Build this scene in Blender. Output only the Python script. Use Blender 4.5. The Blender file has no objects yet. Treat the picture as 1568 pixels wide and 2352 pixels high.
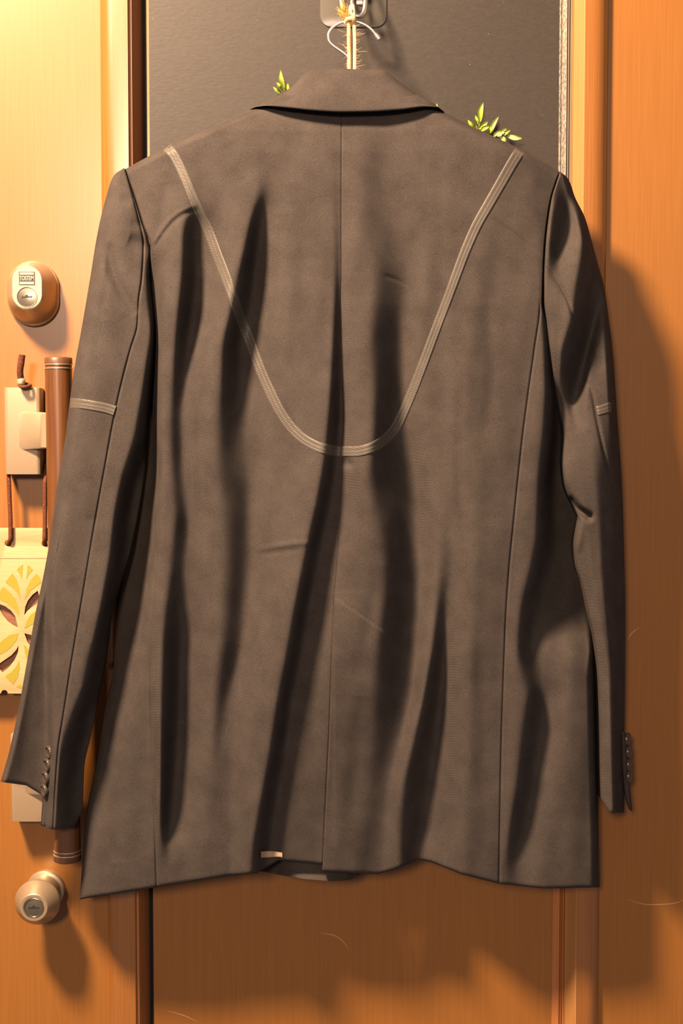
import bpy, bmesh, math, random
import numpy as np
from mathutils import Vector

random.seed(7)
rng = np.random.default_rng(7)
SC = bpy.context.scene
COL = SC.collection

# ------------------------------------------------------------------ camera, world, light, exposure
FPX = 3256.0                       # focal length in pixels of the 1568x2352 frame
CAM = np.array([0.0, -1.52, 1.35])
PITCH = math.radians(3.2)          # looking slightly down
cam_data = bpy.data.cameras.new('camera')
cam_data.sensor_fit = 'VERTICAL'
cam_data.sensor_height = 36.0
cam_data.lens = 36.0 * FPX / 2352.0
cam = bpy.data.objects.new('camera', cam_data)
COL.objects.link(cam)
cam.location = CAM
cam.rotation_euler = (math.pi / 2 - PITCH, 0, 0)
SC.camera = cam

world = bpy.data.worlds.new('world')
SC.world = world
world.use_nodes = True
world.node_tree.nodes['Background'].inputs[0].default_value = (1.0, 0.78, 0.76, 1)
world.node_tree.nodes['Background'].inputs[1].default_value = 0.05

lamp_data = bpy.data.lights.new('ceiling_lamp', 'POINT')
lamp_data.energy = 172.0
lamp_data.color = (1.0, 0.655, 0.41)
lamp_data.shadow_soft_size = 0.135
lamp = bpy.data.objects.new('ceiling_lamp', lamp_data)
COL.objects.link(lamp)
lamp.location = (-0.80, -0.99, 2.58)

hall_data = bpy.data.lights.new('hallway_lamp', 'POINT')     # dim lamp further down the hallway, behind the camera
hall_data.energy = 72.0
hall_data.color = (1.0, 0.70, 0.50)
hall_data.shadow_soft_size = 0.22
hall = bpy.data.objects.new('hallway_lamp', hall_data)
COL.objects.link(hall)
hall.location = (-0.55, -3.4, 2.05)

SC.view_settings.view_transform = 'Standard'
SC.view_settings.look = 'None'
SC.view_settings.exposure = 2.0
SC.view_settings.gamma = 1.0
SC.view_settings.use_curve_mapping = False


# ------------------------------------------------------------------ helpers
def P(u, v, h):
    """World points that stand h millimetres in front of the door where the photo shows (u, v)."""
    u, v, h = np.broadcast_arrays(np.asarray(u, float), np.asarray(v, float), np.asarray(h, float))
    a = (u - 784.0) / FPX
    b = -(v - 1176.0) / FPX
    c, s = math.cos(PITCH), math.sin(PITCH)
    dy = c + b * s
    dz = -s + b * c
    k = (-h / 1000.0 - CAM[1]) / dy
    return np.stack([CAM[0] + a * k, CAM[1] + dy * k, CAM[2] + dz * k], -1)


def pt(u, v, h):
    return Vector(P(u, v, h))


def make(name, verts, faces, mat, parent=None, smooth=True):
    me = bpy.data.meshes.new(name)
    me.from_pydata([tuple(map(float, p)) for p in verts], [], [tuple(map(int, f)) for f in faces])
    if smooth:
        me.polygons.foreach_set('use_smooth', [True] * len(me.polygons))
    me.materials.append(mat)
    me.update()
    o = bpy.data.objects.new(name, me)
    COL.objects.link(o)
    if parent is not None:
        o.parent = parent
        o.matrix_parent_inverse = parent.matrix_world.inverted() if parent.type != 'EMPTY' else Vector((0, 0, 0)) and parent.matrix_world.inverted()
    return o


def fix_normals(o, sharp=None):
    bm = bmesh.new()
    bm.from_mesh(o.data)
    bmesh.ops.remove_doubles(bm, verts=bm.verts, dist=1e-6)
    bmesh.ops.recalc_face_normals(bm, faces=bm.faces)
    bm.to_mesh(o.data)
    bm.free()
    if sharp is not None:
        o.data.set_sharp_from_angle(angle=math.radians(sharp))
    return o


def empty(name, loc, label=None, cat=None, group=None, kind=None):
    o = bpy.data.objects.new(name, None)
    COL.objects.link(o)
    o.location = loc
    o.empty_display_size = 0.05
    bpy.context.view_layer.update()
    tag(o, label, cat, group, kind)
    return o


def tag(o, label=None, cat=None, group=None, kind=None):
    if label: o['label'] = label
    if cat: o['category'] = cat
    if group: o['group'] = group
    if kind: o['kind'] = kind
    return o


def grid_faces(nr, nc, off=0, close=False):
    f = []
    for i in range(nr - 1):
        for j in range(nc - 1 if not close else nc):
            a = off + i * nc + j
            b = off + i * nc + (j + 1) % nc
            f.append((a, b, b + nc, a + nc))
    return f


def grid_obj(name, V, mat, parent=None, close=False, smooth=True):
    nr, nc = V.shape[:2]
    return make(name, V.reshape(-1, 3), grid_faces(nr, nc, 0, close), mat, parent, smooth)


def resample(pts, n):
    pts = np.asarray(pts, float)
    d = np.r_[0, np.cumsum(np.linalg.norm(np.diff(pts, axis=0), axis=1))]
    # Catmull-Rom-like smoothing through PCHIP per coordinate
    s = np.linspace(0, d[-1], n)
    return np.stack([pchip(d, pts[:, k], s) for k in range(pts.shape[1])], -1)


def pchip(x, y, xi):
    x = np.asarray(x, float); y = np.asarray(y, float); xi = np.asarray(xi, float)
    hh = np.diff(x); dl = np.diff(y) / hh
    n = len(x)
    d = np.zeros(n)
    if n == 2:
        d[:] = dl[0]
    else:
        w1 = 2 * hh[1:] + hh[:-1]; w2 = hh[1:] + 2 * hh[:-1]
        ok = dl[:-1] * dl[1:] > 0
        with np.errstate(divide='ignore', invalid='ignore'):
            m = (w1 + w2) / (w1 / dl[:-1] + w2 / dl[1:])
        d[1:-1] = np.where(ok, m, 0)
        d[0] = dl[0]; d[-1] = dl[-1]
    k = np.clip(np.searchsorted(x, xi) - 1, 0, n - 2)
    t = np.clip((xi - x[k]) / hh[k], 0, 1)
    h00 = 2 * t**3 - 3 * t**2 + 1; h10 = t**3 - 2 * t**2 + t
    h01 = -2 * t**3 + 3 * t**2; h11 = t**3 - t**2
    return h00 * y[k] + h10 * hh[k] * d[k] + h01 * y[k + 1] + h11 * hh[k] * d[k + 1]


def tube(name, pts, rad, mat, parent=None, n=12, seg=None, caps=True, twist=0.0, flat=1.0):
    """Swept tube through world points; rad in metres, a number or one per point."""
    pts = np.asarray(pts, float)
    r = np.broadcast_to(np.asarray(rad, float), (len(pts),)).astype(float)
    if seg:
        q = resample(np.c_[pts, r], seg)
        pts, r = q[:, :3], q[:, 3]
    T = np.gradient(pts, axis=0)
    T /= np.linalg.norm(T, axis=1)[:, None] + 1e-12
    N = np.cross(T[0], [0, 1, 0.01]); N /= np.linalg.norm(N)
    rows = []
    for i in range(len(pts)):
        N = N - T[i] * np.dot(N, T[i]); N /= np.linalg.norm(N)
        B = np.cross(T[i], N)
        a = np.linspace(0, 2 * math.pi, n, endpoint=False) + twist * i
        rows.append(pts[i] + r[i] * (np.cos(a)[:, None] * N + flat * np.sin(a)[:, None] * B))
    V = np.array(rows)
    verts = list(V.reshape(-1, 3)); faces = grid_faces(len(pts), n, 0, True)
    if caps:
        verts += [pts[0], pts[-1]]
        a, b = len(verts) - 2, len(verts) - 1
        L = (len(pts) - 1) * n
        for j in range(n):
            faces.append((a, (j + 1) % n, j)); faces.append((b, L + j, L + (j + 1) % n))
    o = make(name, verts, faces, mat, parent)
    return fix_normals(o, 50)


def rings_obj(name, rings, mat, parent=None, cap0=False, cap1=True, sharp=35):
    """Loft closed rings (each n x 3)."""
    V = np.array(rings)
    nr, nc = V.shape[:2]
    verts = list(V.reshape(-1, 3)); faces = grid_faces(nr, nc, 0, True)
    if cap0:
        verts.append(V[0].mean(0)); c = len(verts) - 1
        faces += [(c, (j + 1) % nc, j) for j in range(nc)]
    if cap1:
        verts.append(V[-1].mean(0)); c = len(verts) - 1
        L = (nr - 1) * nc
        faces += [(c, L + j, L + (j + 1) % nc) for j in range(nc)]
    return fix_normals(make(name, verts, faces, mat, parent), sharp)


def circle(c, r, y, n=48):
    a = np.linspace(0, 2 * math.pi, n, endpoint=False)
    return np.stack([c[0] + r * np.cos(a), np.full(n, y), c[1] + r * np.sin(a)], -1)


def stadium(c, hw, top, bot, y, n=64):
    """Upright oblong ring: half width hw, reaching top above and bot below the centre."""
    a = np.linspace(0, 2 * math.pi, n, endpoint=False)
    r = min(hw, (top + bot) / 2)
    zc = np.where(np.sin(a) >= 0, top - r, -(bot - r))
    return np.stack([c[0] + hw * np.cos(a), np.full(n, y), c[1] + zc + r * np.sin(a)], -1)


def prism(name, poly, axis_pts, mat, parent=None, bevel=0.0, seg=2):
    """poly: list of 3D points (a face); axis_pts: extrusion vector."""
    bm = bmesh.new()
    vs = [bm.verts.new(p) for p in poly]
    f = bm.faces.new(vs)
    r = bmesh.ops.extrude_face_region(bm, geom=[f])
    nv = [g for g in r['geom'] if isinstance(g, bmesh.types.BMVert)]
    bmesh.ops.translate(bm, verts=nv, vec=axis_pts)
    bmesh.ops.recalc_face_normals(bm, faces=bm.faces)
    if bevel > 0:
        bmesh.ops.bevel(bm, geom=list(bm.edges), offset=bevel, segments=seg, affect='EDGES', profile=0.6)
    me = bpy.data.meshes.new(name)
    bm.to_mesh(me); bm.free()
    me.materials.append(mat)
    me.polygons.foreach_set('use_smooth', [True] * len(me.polygons))
    me.set_sharp_from_angle(angle=math.radians(40))
    o = bpy.data.objects.new(name, me)
    COL.objects.link(o)
    if parent is not None:
        o.parent = parent; o.matrix_parent_inverse = parent.matrix_world.inverted()
    return o


def filled(name, outline, holes, y0, thick, mat, parent=None, bevel=0.0):
    """Flat plate in the x-z plane with real holes; outlines are (x, z) lists; front face at y0."""
    cu = bpy.data.curves.new(name, 'CURVE')
    cu.dimensions = '2D'; cu.fill_mode = 'BOTH'
    cu.extrude = thick / 2 - bevel; cu.bevel_depth = bevel; cu.bevel_resolution = 2
    for ring in [outline] + list(holes):
        sp = cu.splines.new('POLY')
        sp.points.add(len(ring) - 1)
        for p, q in zip(sp.points, ring):
            p.co = (q[0], q[1], 0, 1)
        sp.use_cyclic_u = True
    tmp = bpy.data.objects.new('tmp', cu)
    COL.objects.link(tmp)
    dg = bpy.context.evaluated_depsgraph_get()
    me = bpy.data.meshes.new_from_object(tmp.evaluated_get(dg))
    bpy.data.objects.remove(tmp); bpy.data.curves.remove(cu)
    me.name = name
    n = len(me.vertices); co = np.zeros(n * 3); me.vertices.foreach_get('co', co); co = co.reshape(-1, 3)
    co = np.stack([co[:, 0], y0 + thick / 2 - co[:, 2], co[:, 1]], -1)
    me.vertices.foreach_set('co', co.ravel())
    me.materials.clear(); me.materials.append(mat)
    me.update()
    o = bpy.data.objects.new(name, me)
    COL.objects.link(o)
    if parent is not None:
        o.parent = parent; o.matrix_parent_inverse = parent.matrix_world.inverted()
    return fix_normals(o, 40)


def text_mesh(name, body, size, loc, mat, parent, depth=0.0004, sx=1.0):
    cu = bpy.data.curves.new(name, 'FONT')
    cu.body = body; cu.size = size; cu.extrude = depth; cu.align_x = 'CENTER'; cu.align_y = 'CENTER'
    cu.offset = size * 0.012
    tmp = bpy.data.objects.new('tmp', cu); COL.objects.link(tmp)
    dg = bpy.context.evaluated_depsgraph_get()
    me = bpy.data.meshes.new_from_object(tmp.evaluated_get(dg))
    bpy.data.objects.remove(tmp); bpy.data.curves.remove(cu)
    me.name = name
    n = len(me.vertices); co = np.zeros(n * 3); me.vertices.foreach_get('co', co); co = co.reshape(-1, 3)
    co = np.stack([co[:, 0] * sx + loc[0], loc[1] - co[:, 2], co[:, 1] + loc[2]], -1)
    me.vertices.foreach_set('co', co.ravel())
    me.materials.clear(); me.materials.append(mat); me.update()
    o = bpy.data.objects.new(name, me); COL.objects.link(o)
    o.parent = parent; o.matrix_parent_inverse = parent.matrix_world.inverted()
    return o


# ------------------------------------------------------------------ materials
def mat_base(name, color, rough=0.5, metal=0.0, coat=0.0, spec=0.5):
    m = bpy.data.materials.new(name); m.use_nodes = True
    b = m.node_tree.nodes['Principled BSDF']
    b.inputs['Base Color'].default_value = (*color, 1)
    b.inputs['Roughness'].default_value = rough
    b.inputs['Metallic'].default_value = metal
    b.inputs['Coat Weight'].default_value = coat
    b.inputs['Coat Roughness'].default_value = 0.25
    b.inputs['Specular IOR Level'].default_value = spec
    return m, m.node_tree.nodes, m.node_tree.links, b


def mat_noise(name, c1, c2, scale, rough=0.5, metal=0.0, coat=0.0, spec=0.5, bump=0.0, bscale=None, detail=6, bdist=0.001, lo=0.35, hi=0.65):
    m, nd, lk, b = mat_base(name, c1, rough, metal, coat, spec)
    tc = nd.new('ShaderNodeTexCoord'); mp = nd.new('ShaderNodeMapping')
    mp.inputs['Scale'].default_value = scale
    nz = nd.new('ShaderNodeTexNoise'); nz.inputs['Scale'].default_value = 1.0; nz.inputs['Detail'].default_value = detail
    cr = nd.new('ShaderNodeValToRGB')
    cr.color_ramp.elements[0].position = lo; cr.color_ramp.elements[1].position = hi
    cr.color_ramp.elements[0].color = (*c1, 1); cr.color_ramp.elements[1].color = (*c2, 1)
    lk.new(tc.outputs['Object'], mp.inputs['Vector']); lk.new(mp.outputs['Vector'], nz.inputs['Vector'])
    lk.new(nz.outputs['Fac'], cr.inputs['Fac']); lk.new(cr.outputs['Color'], b.inputs['Base Color'])
    if bump:
        mp2 = nd.new('ShaderNodeMapping'); mp2.inputs['Scale'].default_value = bscale or scale
        n2 = nd.new('ShaderNodeTexNoise'); n2.inputs['Scale'].default_value = 1.0; n2.inputs['Detail'].default_value = 3
        bp = nd.new('ShaderNodeBump'); bp.inputs['Strength'].default_value = bump; bp.inputs['Distance'].default_value = bdist
        lk.new(tc.outputs['Object'], mp2.inputs['Vector']); lk.new(mp2.outputs['Vector'], n2.inputs['Vector'])
        lk.new(n2.outputs['Fac'], bp.inputs['Height']); lk.new(bp.outputs['Normal'], b.inputs['Normal'])
    return m


WOOD = mat_noise('varnished_wood', (0.212, 0.0875, 0.0155), (0.233, 0.0985, 0.018), (420, 420, 9), rough=0.40, coat=0.4, spec=0.4, bump=0.07, bscale=(900, 900, 14), bdist=0.0006)
WOOD_MOULD = mat_noise('varnished_moulding', (0.205, 0.082, 0.0145), (0.240, 0.100, 0.019), (520, 520, 9), rough=0.34, coat=1.0, bump=0.08, bscale=(900, 900, 14), bdist=0.0005)
WOOD_REVEAL = mat_noise('reveal_wood', (0.30, 0.150, 0.052), (0.34, 0.172, 0.062), (520, 520, 9), rough=0.45, coat=0.1)
WOOD_CORE = mat_noise('reddish_wood', (0.30, 0.115, 0.035), (0.34, 0.135, 0.045), (420, 420, 9), rough=0.45)
GASKET = mat_noise('black_gasket', (0.012, 0.012, 0.010), (0.020, 0.018, 0.016), (600, 600, 20), rough=0.55)
GREYLIP = mat_noise('grey_lip', (0.12, 0.105, 0.085), (0.16, 0.14, 0.115), (900, 900, 20), rough=0.45)
TAPE_EDGE = mat_noise('worn_grey_tape', (0.05, 0.046, 0.038), (0.20, 0.18, 0.14), (900, 900, 260), rough=0.5, lo=0.42, hi=0.6, bump=0.5, bscale=(1200, 1200, 300))
HANDLE_WOOD = mat_noise('dark_handle_wood', (0.080, 0.032, 0.0105), (0.115, 0.047, 0.015), (330, 330, 12), rough=0.34, coat=0.35)
CAP_WOOD = mat_noise('handle_cap', (0.085, 0.038, 0.018), (0.105, 0.048, 0.022), (400, 400, 60), rough=0.4)
CHAMP = mat_noise('champagne_metal', (0.44, 0.36, 0.25), (0.48, 0.39, 0.28), (700, 700, 700), rough=0.42, metal=0.55, bump=0.05, bscale=(2500, 2500, 2500), bdist=0.0003)
CHAMP_SAT = mat_noise('satin_metal', (0.37, 0.29, 0.195), (0.39, 0.31, 0.21), (900, 900, 900), rough=0.36, metal=0.6)
MOUNT = mat_noise('painted_mount', (0.265, 0.205, 0.135), (0.295, 0.23, 0.152), (900, 900, 900), rough=0.48, metal=0.25, bump=0.10, bscale=(1800, 1800, 1800), bdist=0.0004)
STEEL = mat_noise('key_cylinder_steel', (0.20, 0.185, 0.145), (0.25, 0.23, 0.185), (1400, 1400, 1400), rough=0.30, metal=0.85)
DARKMETAL, *_ = mat_base('dark_slot', (0.012, 0.010, 0.008), 0.6)
BADGE_DARK, *_ = mat_base('badge_ink', (0.045, 0.036, 0.03), 0.45)
CHROME, *_ = mat_base('chrome', (0.90, 0.88, 0.85), 0.33, 1.0)
PEWTER, *_ = mat_base('button_horn', (0.06, 0.05, 0.045), 0.22, 0.2)
RINGMETAL, *_ = mat_base('handle_ring', (0.70, 0.58, 0.42), 0.3, 0.8)
CORD = mat_noise('braided_brown_cord', (0.06, 0.018, 0.009), (0.16, 0.052, 0.024), (1700, 1700, 900), rough=0.8, spec=0.2, bump=0.8, bscale=(1500, 1500, 900), lo=0.4, hi=0.6)
TWINE = mat_noise('hemp_twine', (0.55, 0.38, 0.17), (0.75, 0.58, 0.33), (1600, 1600, 700), rough=0.85, spec=0.2, bump=0.7, bscale=(1500, 1500, 700))
TUFT = mat_noise('hemp_tuft', (0.50, 0.24, 0.05), (0.62, 0.34, 0.09), (1600, 1600, 700), rough=0.85, spec=0.2)
PLAQUE = mat_noise('pale_plywood', (0.385, 0.27, 0.130), (0.43, 0.305, 0.155), (60, 300, 700), rough=0.5)
PLAQUE_BACK = mat_noise('brown_wood_sheet', (0.14, 0.055, 0.028), (0.20, 0.085, 0.045), (30, 300, 900), rough=0.55)
LEAFPRINT = mat_noise('olive_leaf_print', (0.245, 0.215, 0.017), (0.27, 0.235, 0.021), (90, 300, 900), rough=0.5)
LEAF = mat_noise('lime_leaf', (0.20, 0.30, 0.028), (0.32, 0.42, 0.055), (250, 250, 250), rough=0.42)
LEAF_PALE = mat_noise('pale_lime_leaf', (0.34, 0.40, 0.10), (0.46, 0.50, 0.16), (250, 250, 250), rough=0.42)
STEM, *_ = mat_base('green_stem', (0.22, 0.25, 0.05), 0.6)
LABELCLOTH = mat_noise('tan_label', (0.30, 0.22, 0.165), (0.34, 0.25, 0.19), (900, 900, 900), rough=0.8, spec=0.1)
NAILMAT = mat_noise('wooden_peg', (0.30, 0.17, 0.11), (0.36, 0.21, 0.14), (900, 900, 900), rough=0.5)
SCRATCH, *_ = mat_base('scratch_in_varnish', (0.36, 0.20, 0.09), 0.6)
HANGERWOOD = mat_noise('hanger_wood', (0.30, 0.19, 0.10), (0.35, 0.23, 0.13), (300, 300, 30), rough=0.4)
LINING = mat_noise('black_lining', (0.014, 0.013, 0.012), (0.020, 0.018, 0.016), (400, 400, 400), rough=0.45)


def blackboard_material():
    m, nd, lk, b = mat_base('blackboard_film', (0.03, 0.027, 0.024), 0.52, 0, 0, 0.38)
    tc = nd.new('ShaderNodeTexCoord')
    mp = nd.new('ShaderNodeMapping'); mp.inputs['Scale'].default_value = (160, 160, 420)
    nz = nd.new('ShaderNodeTexNoise'); nz.inputs['Scale'].default_value = 1; nz.inputs['Detail'].default_value = 5
    cr = nd.new('ShaderNodeValToRGB')
    cr.color_ramp.elements[0].position = .3; cr.color_ramp.elements[1].position = .75
    cr.color_ramp.elements[0].color = (.018, .0155, .013, 1); cr.color_ramp.elements[1].color = (.026, .022, .0185, 1)
    # scattered chalk specks
    vo = nd.new('ShaderNodeTexVoronoi'); vo.inputs['Scale'].default_value = 130
    lt = nd.new('ShaderNodeMath'); lt.operation = 'LESS_THAN'; lt.inputs[1].default_value = 0.05
    nz2 = nd.new('ShaderNodeTexNoise'); nz2.inputs['Scale'].default_value = 22
    gt = nd.new('ShaderNodeMath'); gt.operation = 'GREATER_THAN'; gt.inputs[1].default_value = 0.60
    mu = nd.new('ShaderNodeMath'); mu.operation = 'MULTIPLY'
    mx = nd.new('ShaderNodeMix'); mx.data_type = 'RGBA'; mx.inputs['B'].default_value = (.22, .19, .15, 1)
    bp = nd.new('ShaderNodeBump'); bp.inputs['Strength'].default_value = 0.22; bp.inputs['Distance'].default_value = 0.0006
    lk.new(tc.outputs['Object'], mp.inputs['Vector']); lk.new(mp.outputs['Vector'], nz.inputs['Vector'])
    lk.new(tc.outputs['Object'], vo.inputs['Vector']); lk.new(tc.outputs['Object'], nz2.inputs['Vector'])
    lk.new(vo.outputs['Distance'], lt.inputs[0]); lk.new(nz2.outputs['Fac'], gt.inputs[0])
    lk.new(lt.outputs[0], mu.inputs[0]); lk.new(gt.outputs[0], mu.inputs[1]); lk.new(mu.outputs[0], mx.inputs['Factor'])
    lk.new(nz.outputs['Fac'], cr.inputs['Fac']); lk.new(cr.outputs['Color'], mx.inputs['A'])
    lk.new(mx.outputs['Result'], b.inputs['Base Color'])
    lk.new(nz.outputs['Fac'], bp.inputs['Height']); lk.new(bp.outputs['Normal'], b.inputs['Normal'])
    return m


def fabric_material(name, c1, c2, sheen=0.15):
    """Charcoal worsted: soft mottling, fine speckle, faint diagonal twill relief."""
    m, nd, lk, b = mat_base(name, c1, 0.95, 0, 0, 0.10)
    b.inputs['Sheen Weight'].default_value = sheen; b.inputs['Sheen Roughness'].default_value = 0.5
    b.inputs['Sheen Tint'].default_value = (0.30, 0.27, 0.25, 1)
    tc = nd.new('ShaderNodeTexCoord')
    n1 = nd.new('ShaderNodeTexNoise'); n1.inputs['Scale'].default_value = 1500; n1.inputs['Detail'].default_value = 2
    n2 = nd.new('ShaderNodeTexNoise'); n2.inputs['Scale'].default_value = 45; n2.inputs['Detail'].default_value = 4
    ad = nd.new('ShaderNodeMath'); ad.operation = 'MULTIPLY_ADD'; ad.inputs[1].default_value = 0.45
    cr = nd.new('ShaderNodeValToRGB')
    cr.color_ramp.elements[0].position = .50; cr.color_ramp.elements[1].position = .95
    cr.color_ramp.elements[0].color = (*c1, 1); cr.color_ramp.elements[1].color = (*c2, 1)
    wv = nd.new('ShaderNodeTexWave'); wv.bands_direction = 'DIAGONAL'; wv.inputs['Scale'].default_value = 260
    wv.inputs['Distortion'].default_value = 1.5
    ad2 = nd.new('ShaderNodeMath'); ad2.operation = 'ADD'
    bp = nd.new('ShaderNodeBump'); bp.inputs['Strength'].default_value = 0.25; bp.inputs['Distance'].default_value = 0.0004
    lk.new(tc.outputs['Object'], n1.inputs['Vector']); lk.new(tc.outputs['Object'], n2.inputs['Vector'])
    lk.new(tc.outputs['Object'], wv.inputs['Vector'])
    lk.new(n2.outputs['Fac'], ad.inputs[0]); lk.new(n1.outputs['Fac'], ad.inputs[2])
    lk.new(ad.outputs[0], cr.inputs['Fac']); lk.new(cr.outputs['Color'], b.inputs['Base Color'])
    lk.new(n1.outputs['Fac'], ad2.inputs[0]); lk.new(wv.outputs['Fac'], ad2.inputs[1])
    lk.new(ad2.outputs[0], bp.inputs['Height']); lk.new(bp.outputs['Normal'], b.inputs['Normal'])
    return m


def acrylic_material():
    m = bpy.data.materials.new('clear_acrylic'); m.use_nodes = True
    nd, lk = m.node_tree.nodes, m.node_tree.links
    nd.clear()
    out = nd.new('ShaderNodeOutputMaterial')
    tr = nd.new('ShaderNodeBsdfTransparent'); tr.inputs[0].default_value = (0.97, 0.96, 0.93, 1)
    gl = nd.new('ShaderNodeBsdfGlossy'); gl.inputs['Roughness'].default_value = 0.25
    df = nd.new('ShaderNodeBsdfDiffuse'); df.inputs[0].default_value = (0.55, 0.52, 0.42, 1)
    fr = nd.new('ShaderNodeFresnel'); fr.inputs[0].default_value = 1.45
    m1 = nd.new('ShaderNodeMixShader'); m1.inputs[0].default_value = 0.06
    m2 = nd.new('ShaderNodeMixShader')
    lk.new(tr.outputs[0], m1.inputs[1]); lk.new(df.outputs[0], m1.inputs[2])
    lk.new(fr.outputs[0], m2.inputs[0]); lk.new(m1.outputs[0], m2.inputs[1]); lk.new(gl.outputs[0], m2.inputs[2])
    lk.new(m2.outputs[0], out.inputs[0])
    return m


BOARD = blackboard_material()
FABRIC = fabric_material('charcoal_wool', (0.028, 0.0247, 0.0232), (0.060, 0.0532, 0.0500), 0.0)
RIBBON = fabric_material('grey_ribbon_tape', (0.050, 0.046, 0.041), (0.092, 0.086, 0.076), 0.0)
for nd_ in RIBBON.node_tree.nodes:
    if nd_.type == 'BSDF_PRINCIPLED':
        nd_.inputs['Roughness'].default_value = 0.5; nd_.inputs['Specular IOR Level'].default_value = 0.3
ACRYLIC = acrylic_material()


# ------------------------------------------------------------------ the door
def dx(u, h=0.0):
    """World x of a column seen at u in the middle row, h mm proud of the door."""
    return float(P(u, 1176, h)[0])


Z0, Z1 = 0.30, 2.32
door = empty('door_1', (0, 0, Z0), kind='structure')


def strip(name, prof, mat, parent=door, back=None, z0=Z0, z1=Z1, sharp=30):
    """Vertical extrusion of a profile [(x, h mm), ...] between z0 and z1, closed at the back."""
    pr = list(prof)
    if back is not None:
        pr = pr + [(pr[-1][0], back), (pr[0][0], back)]
    pr = np.array(pr, float)
    n = len(pr)
    V = np.array([[(x, -h / 1000, z) for x, h in pr] for z in (z0, z1)])
    if back is None:
        o = grid_obj(name, V, mat, parent)
    else:
        verts = list(V.reshape(-1, 3)); faces = grid_faces(2, n, 0, True)
        faces += [tuple(range(n)), tuple(range(2 * n - 1, n - 1, -1))]
        o = make(name, verts, faces, mat, parent)
    return fix_normals(o, sharp)


def rnd(x0, h0, x1, h1, n=8, convex=True):
    """Quarter round between two points; starts level at the higher end."""
    t = np.linspace(0, math.pi / 2, n)
    if convex:   # from low (x0,h0) up to high (x1,h1), arriving level
        return [(x0 + (x1 - x0) * (1 - math.cos(a)), h0 + (h1 - h0) * math.sin(a)) for a in t]
    return [(x0 + (x1 - x0) * math.sin(a), h1 + (h0 - h1) * math.cos(a)) for a in t]


strip('side_panel', [(-0.62, 0), (dx(240, 0), 0)], WOOD, back=-36)
strip('side_panel', [(dx(1384, 0), 0), (0.62, 0)], WOOD, back=-36)
# left moulding: rounded outer shoulder, flat face, groove
lm = rnd(dx(240, 0), -1, dx(270, 14), 14, 10) + [(dx(302, 14), 14)] + rnd(dx(302, 14), 14, dx(306, 10), 8, 4, False)
strip('moulding', lm, WOOD_MOULD, back=-30, sharp=45)
strip('reveal', [(dx(306, 10), 9), (dx(311, 9), 9), (dx(312, 8), 8), (dx(335, -12), -14)], WOOD_CORE, back=-30)
strip('gasket', [(dx(335, -14), -14), (dx(339, -12), -12.0), (dx(341, -14), -14), (dx(345, -12), -12), (dx(347, -14), -14), (dx(352, -11), -11)], GASKET, back=-30)
# right moulding
LIP = [(dx(1276, -10), -10), (dx(1292, -7), -6), (dx(1294, -8), -8), (dx(1297, -6), -5), (dx(1299, -7), -7), (dx(1303, -5), -5)]
Z_BOARD = float(P(784, 1080, -10)[2])          # lower edge of the blackboard sheet
strip('grey_lip', LIP, GREYLIP, back=-30, z0=Z_BOARD)
strip('wood_lip', LIP, WOOD_CORE, back=-30, z1=Z_BOARD)
strip('reveal', [(dx(1303, -6), -6), (dx(1306, -2), -2), (dx(1308, -2), -2.4), (dx(1328, 11), 11), (dx(1330, 13), 12.6), (dx(1333, 14), 14)], WOOD_REVEAL, back=-30, sharp=20)
t = np.linspace(0, math.pi / 2, 12)
xa, xb = dx(1352, 14), dx(1384, 0) + 0.0005
rm = [(dx(1333, 14), 14), (xa, 14)] + [(xa + (xb - xa) * math.sin(a), -1 + 15 * math.cos(a)) for a in t[1:]]
strip('moulding', rm, WOOD_MOULD, back=-30, sharp=45)
# recessed middle panel
strip('middle_panel', [(dx(345, -12), -11), (dx(1292, -12), -11)], WOOD, back=-36)


def ortho(u, v, h):
    p = P(u, v, h); return (float(p[0]), float(p[2]))


MM = 0.000467   # one photo pixel at the door plane


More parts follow.
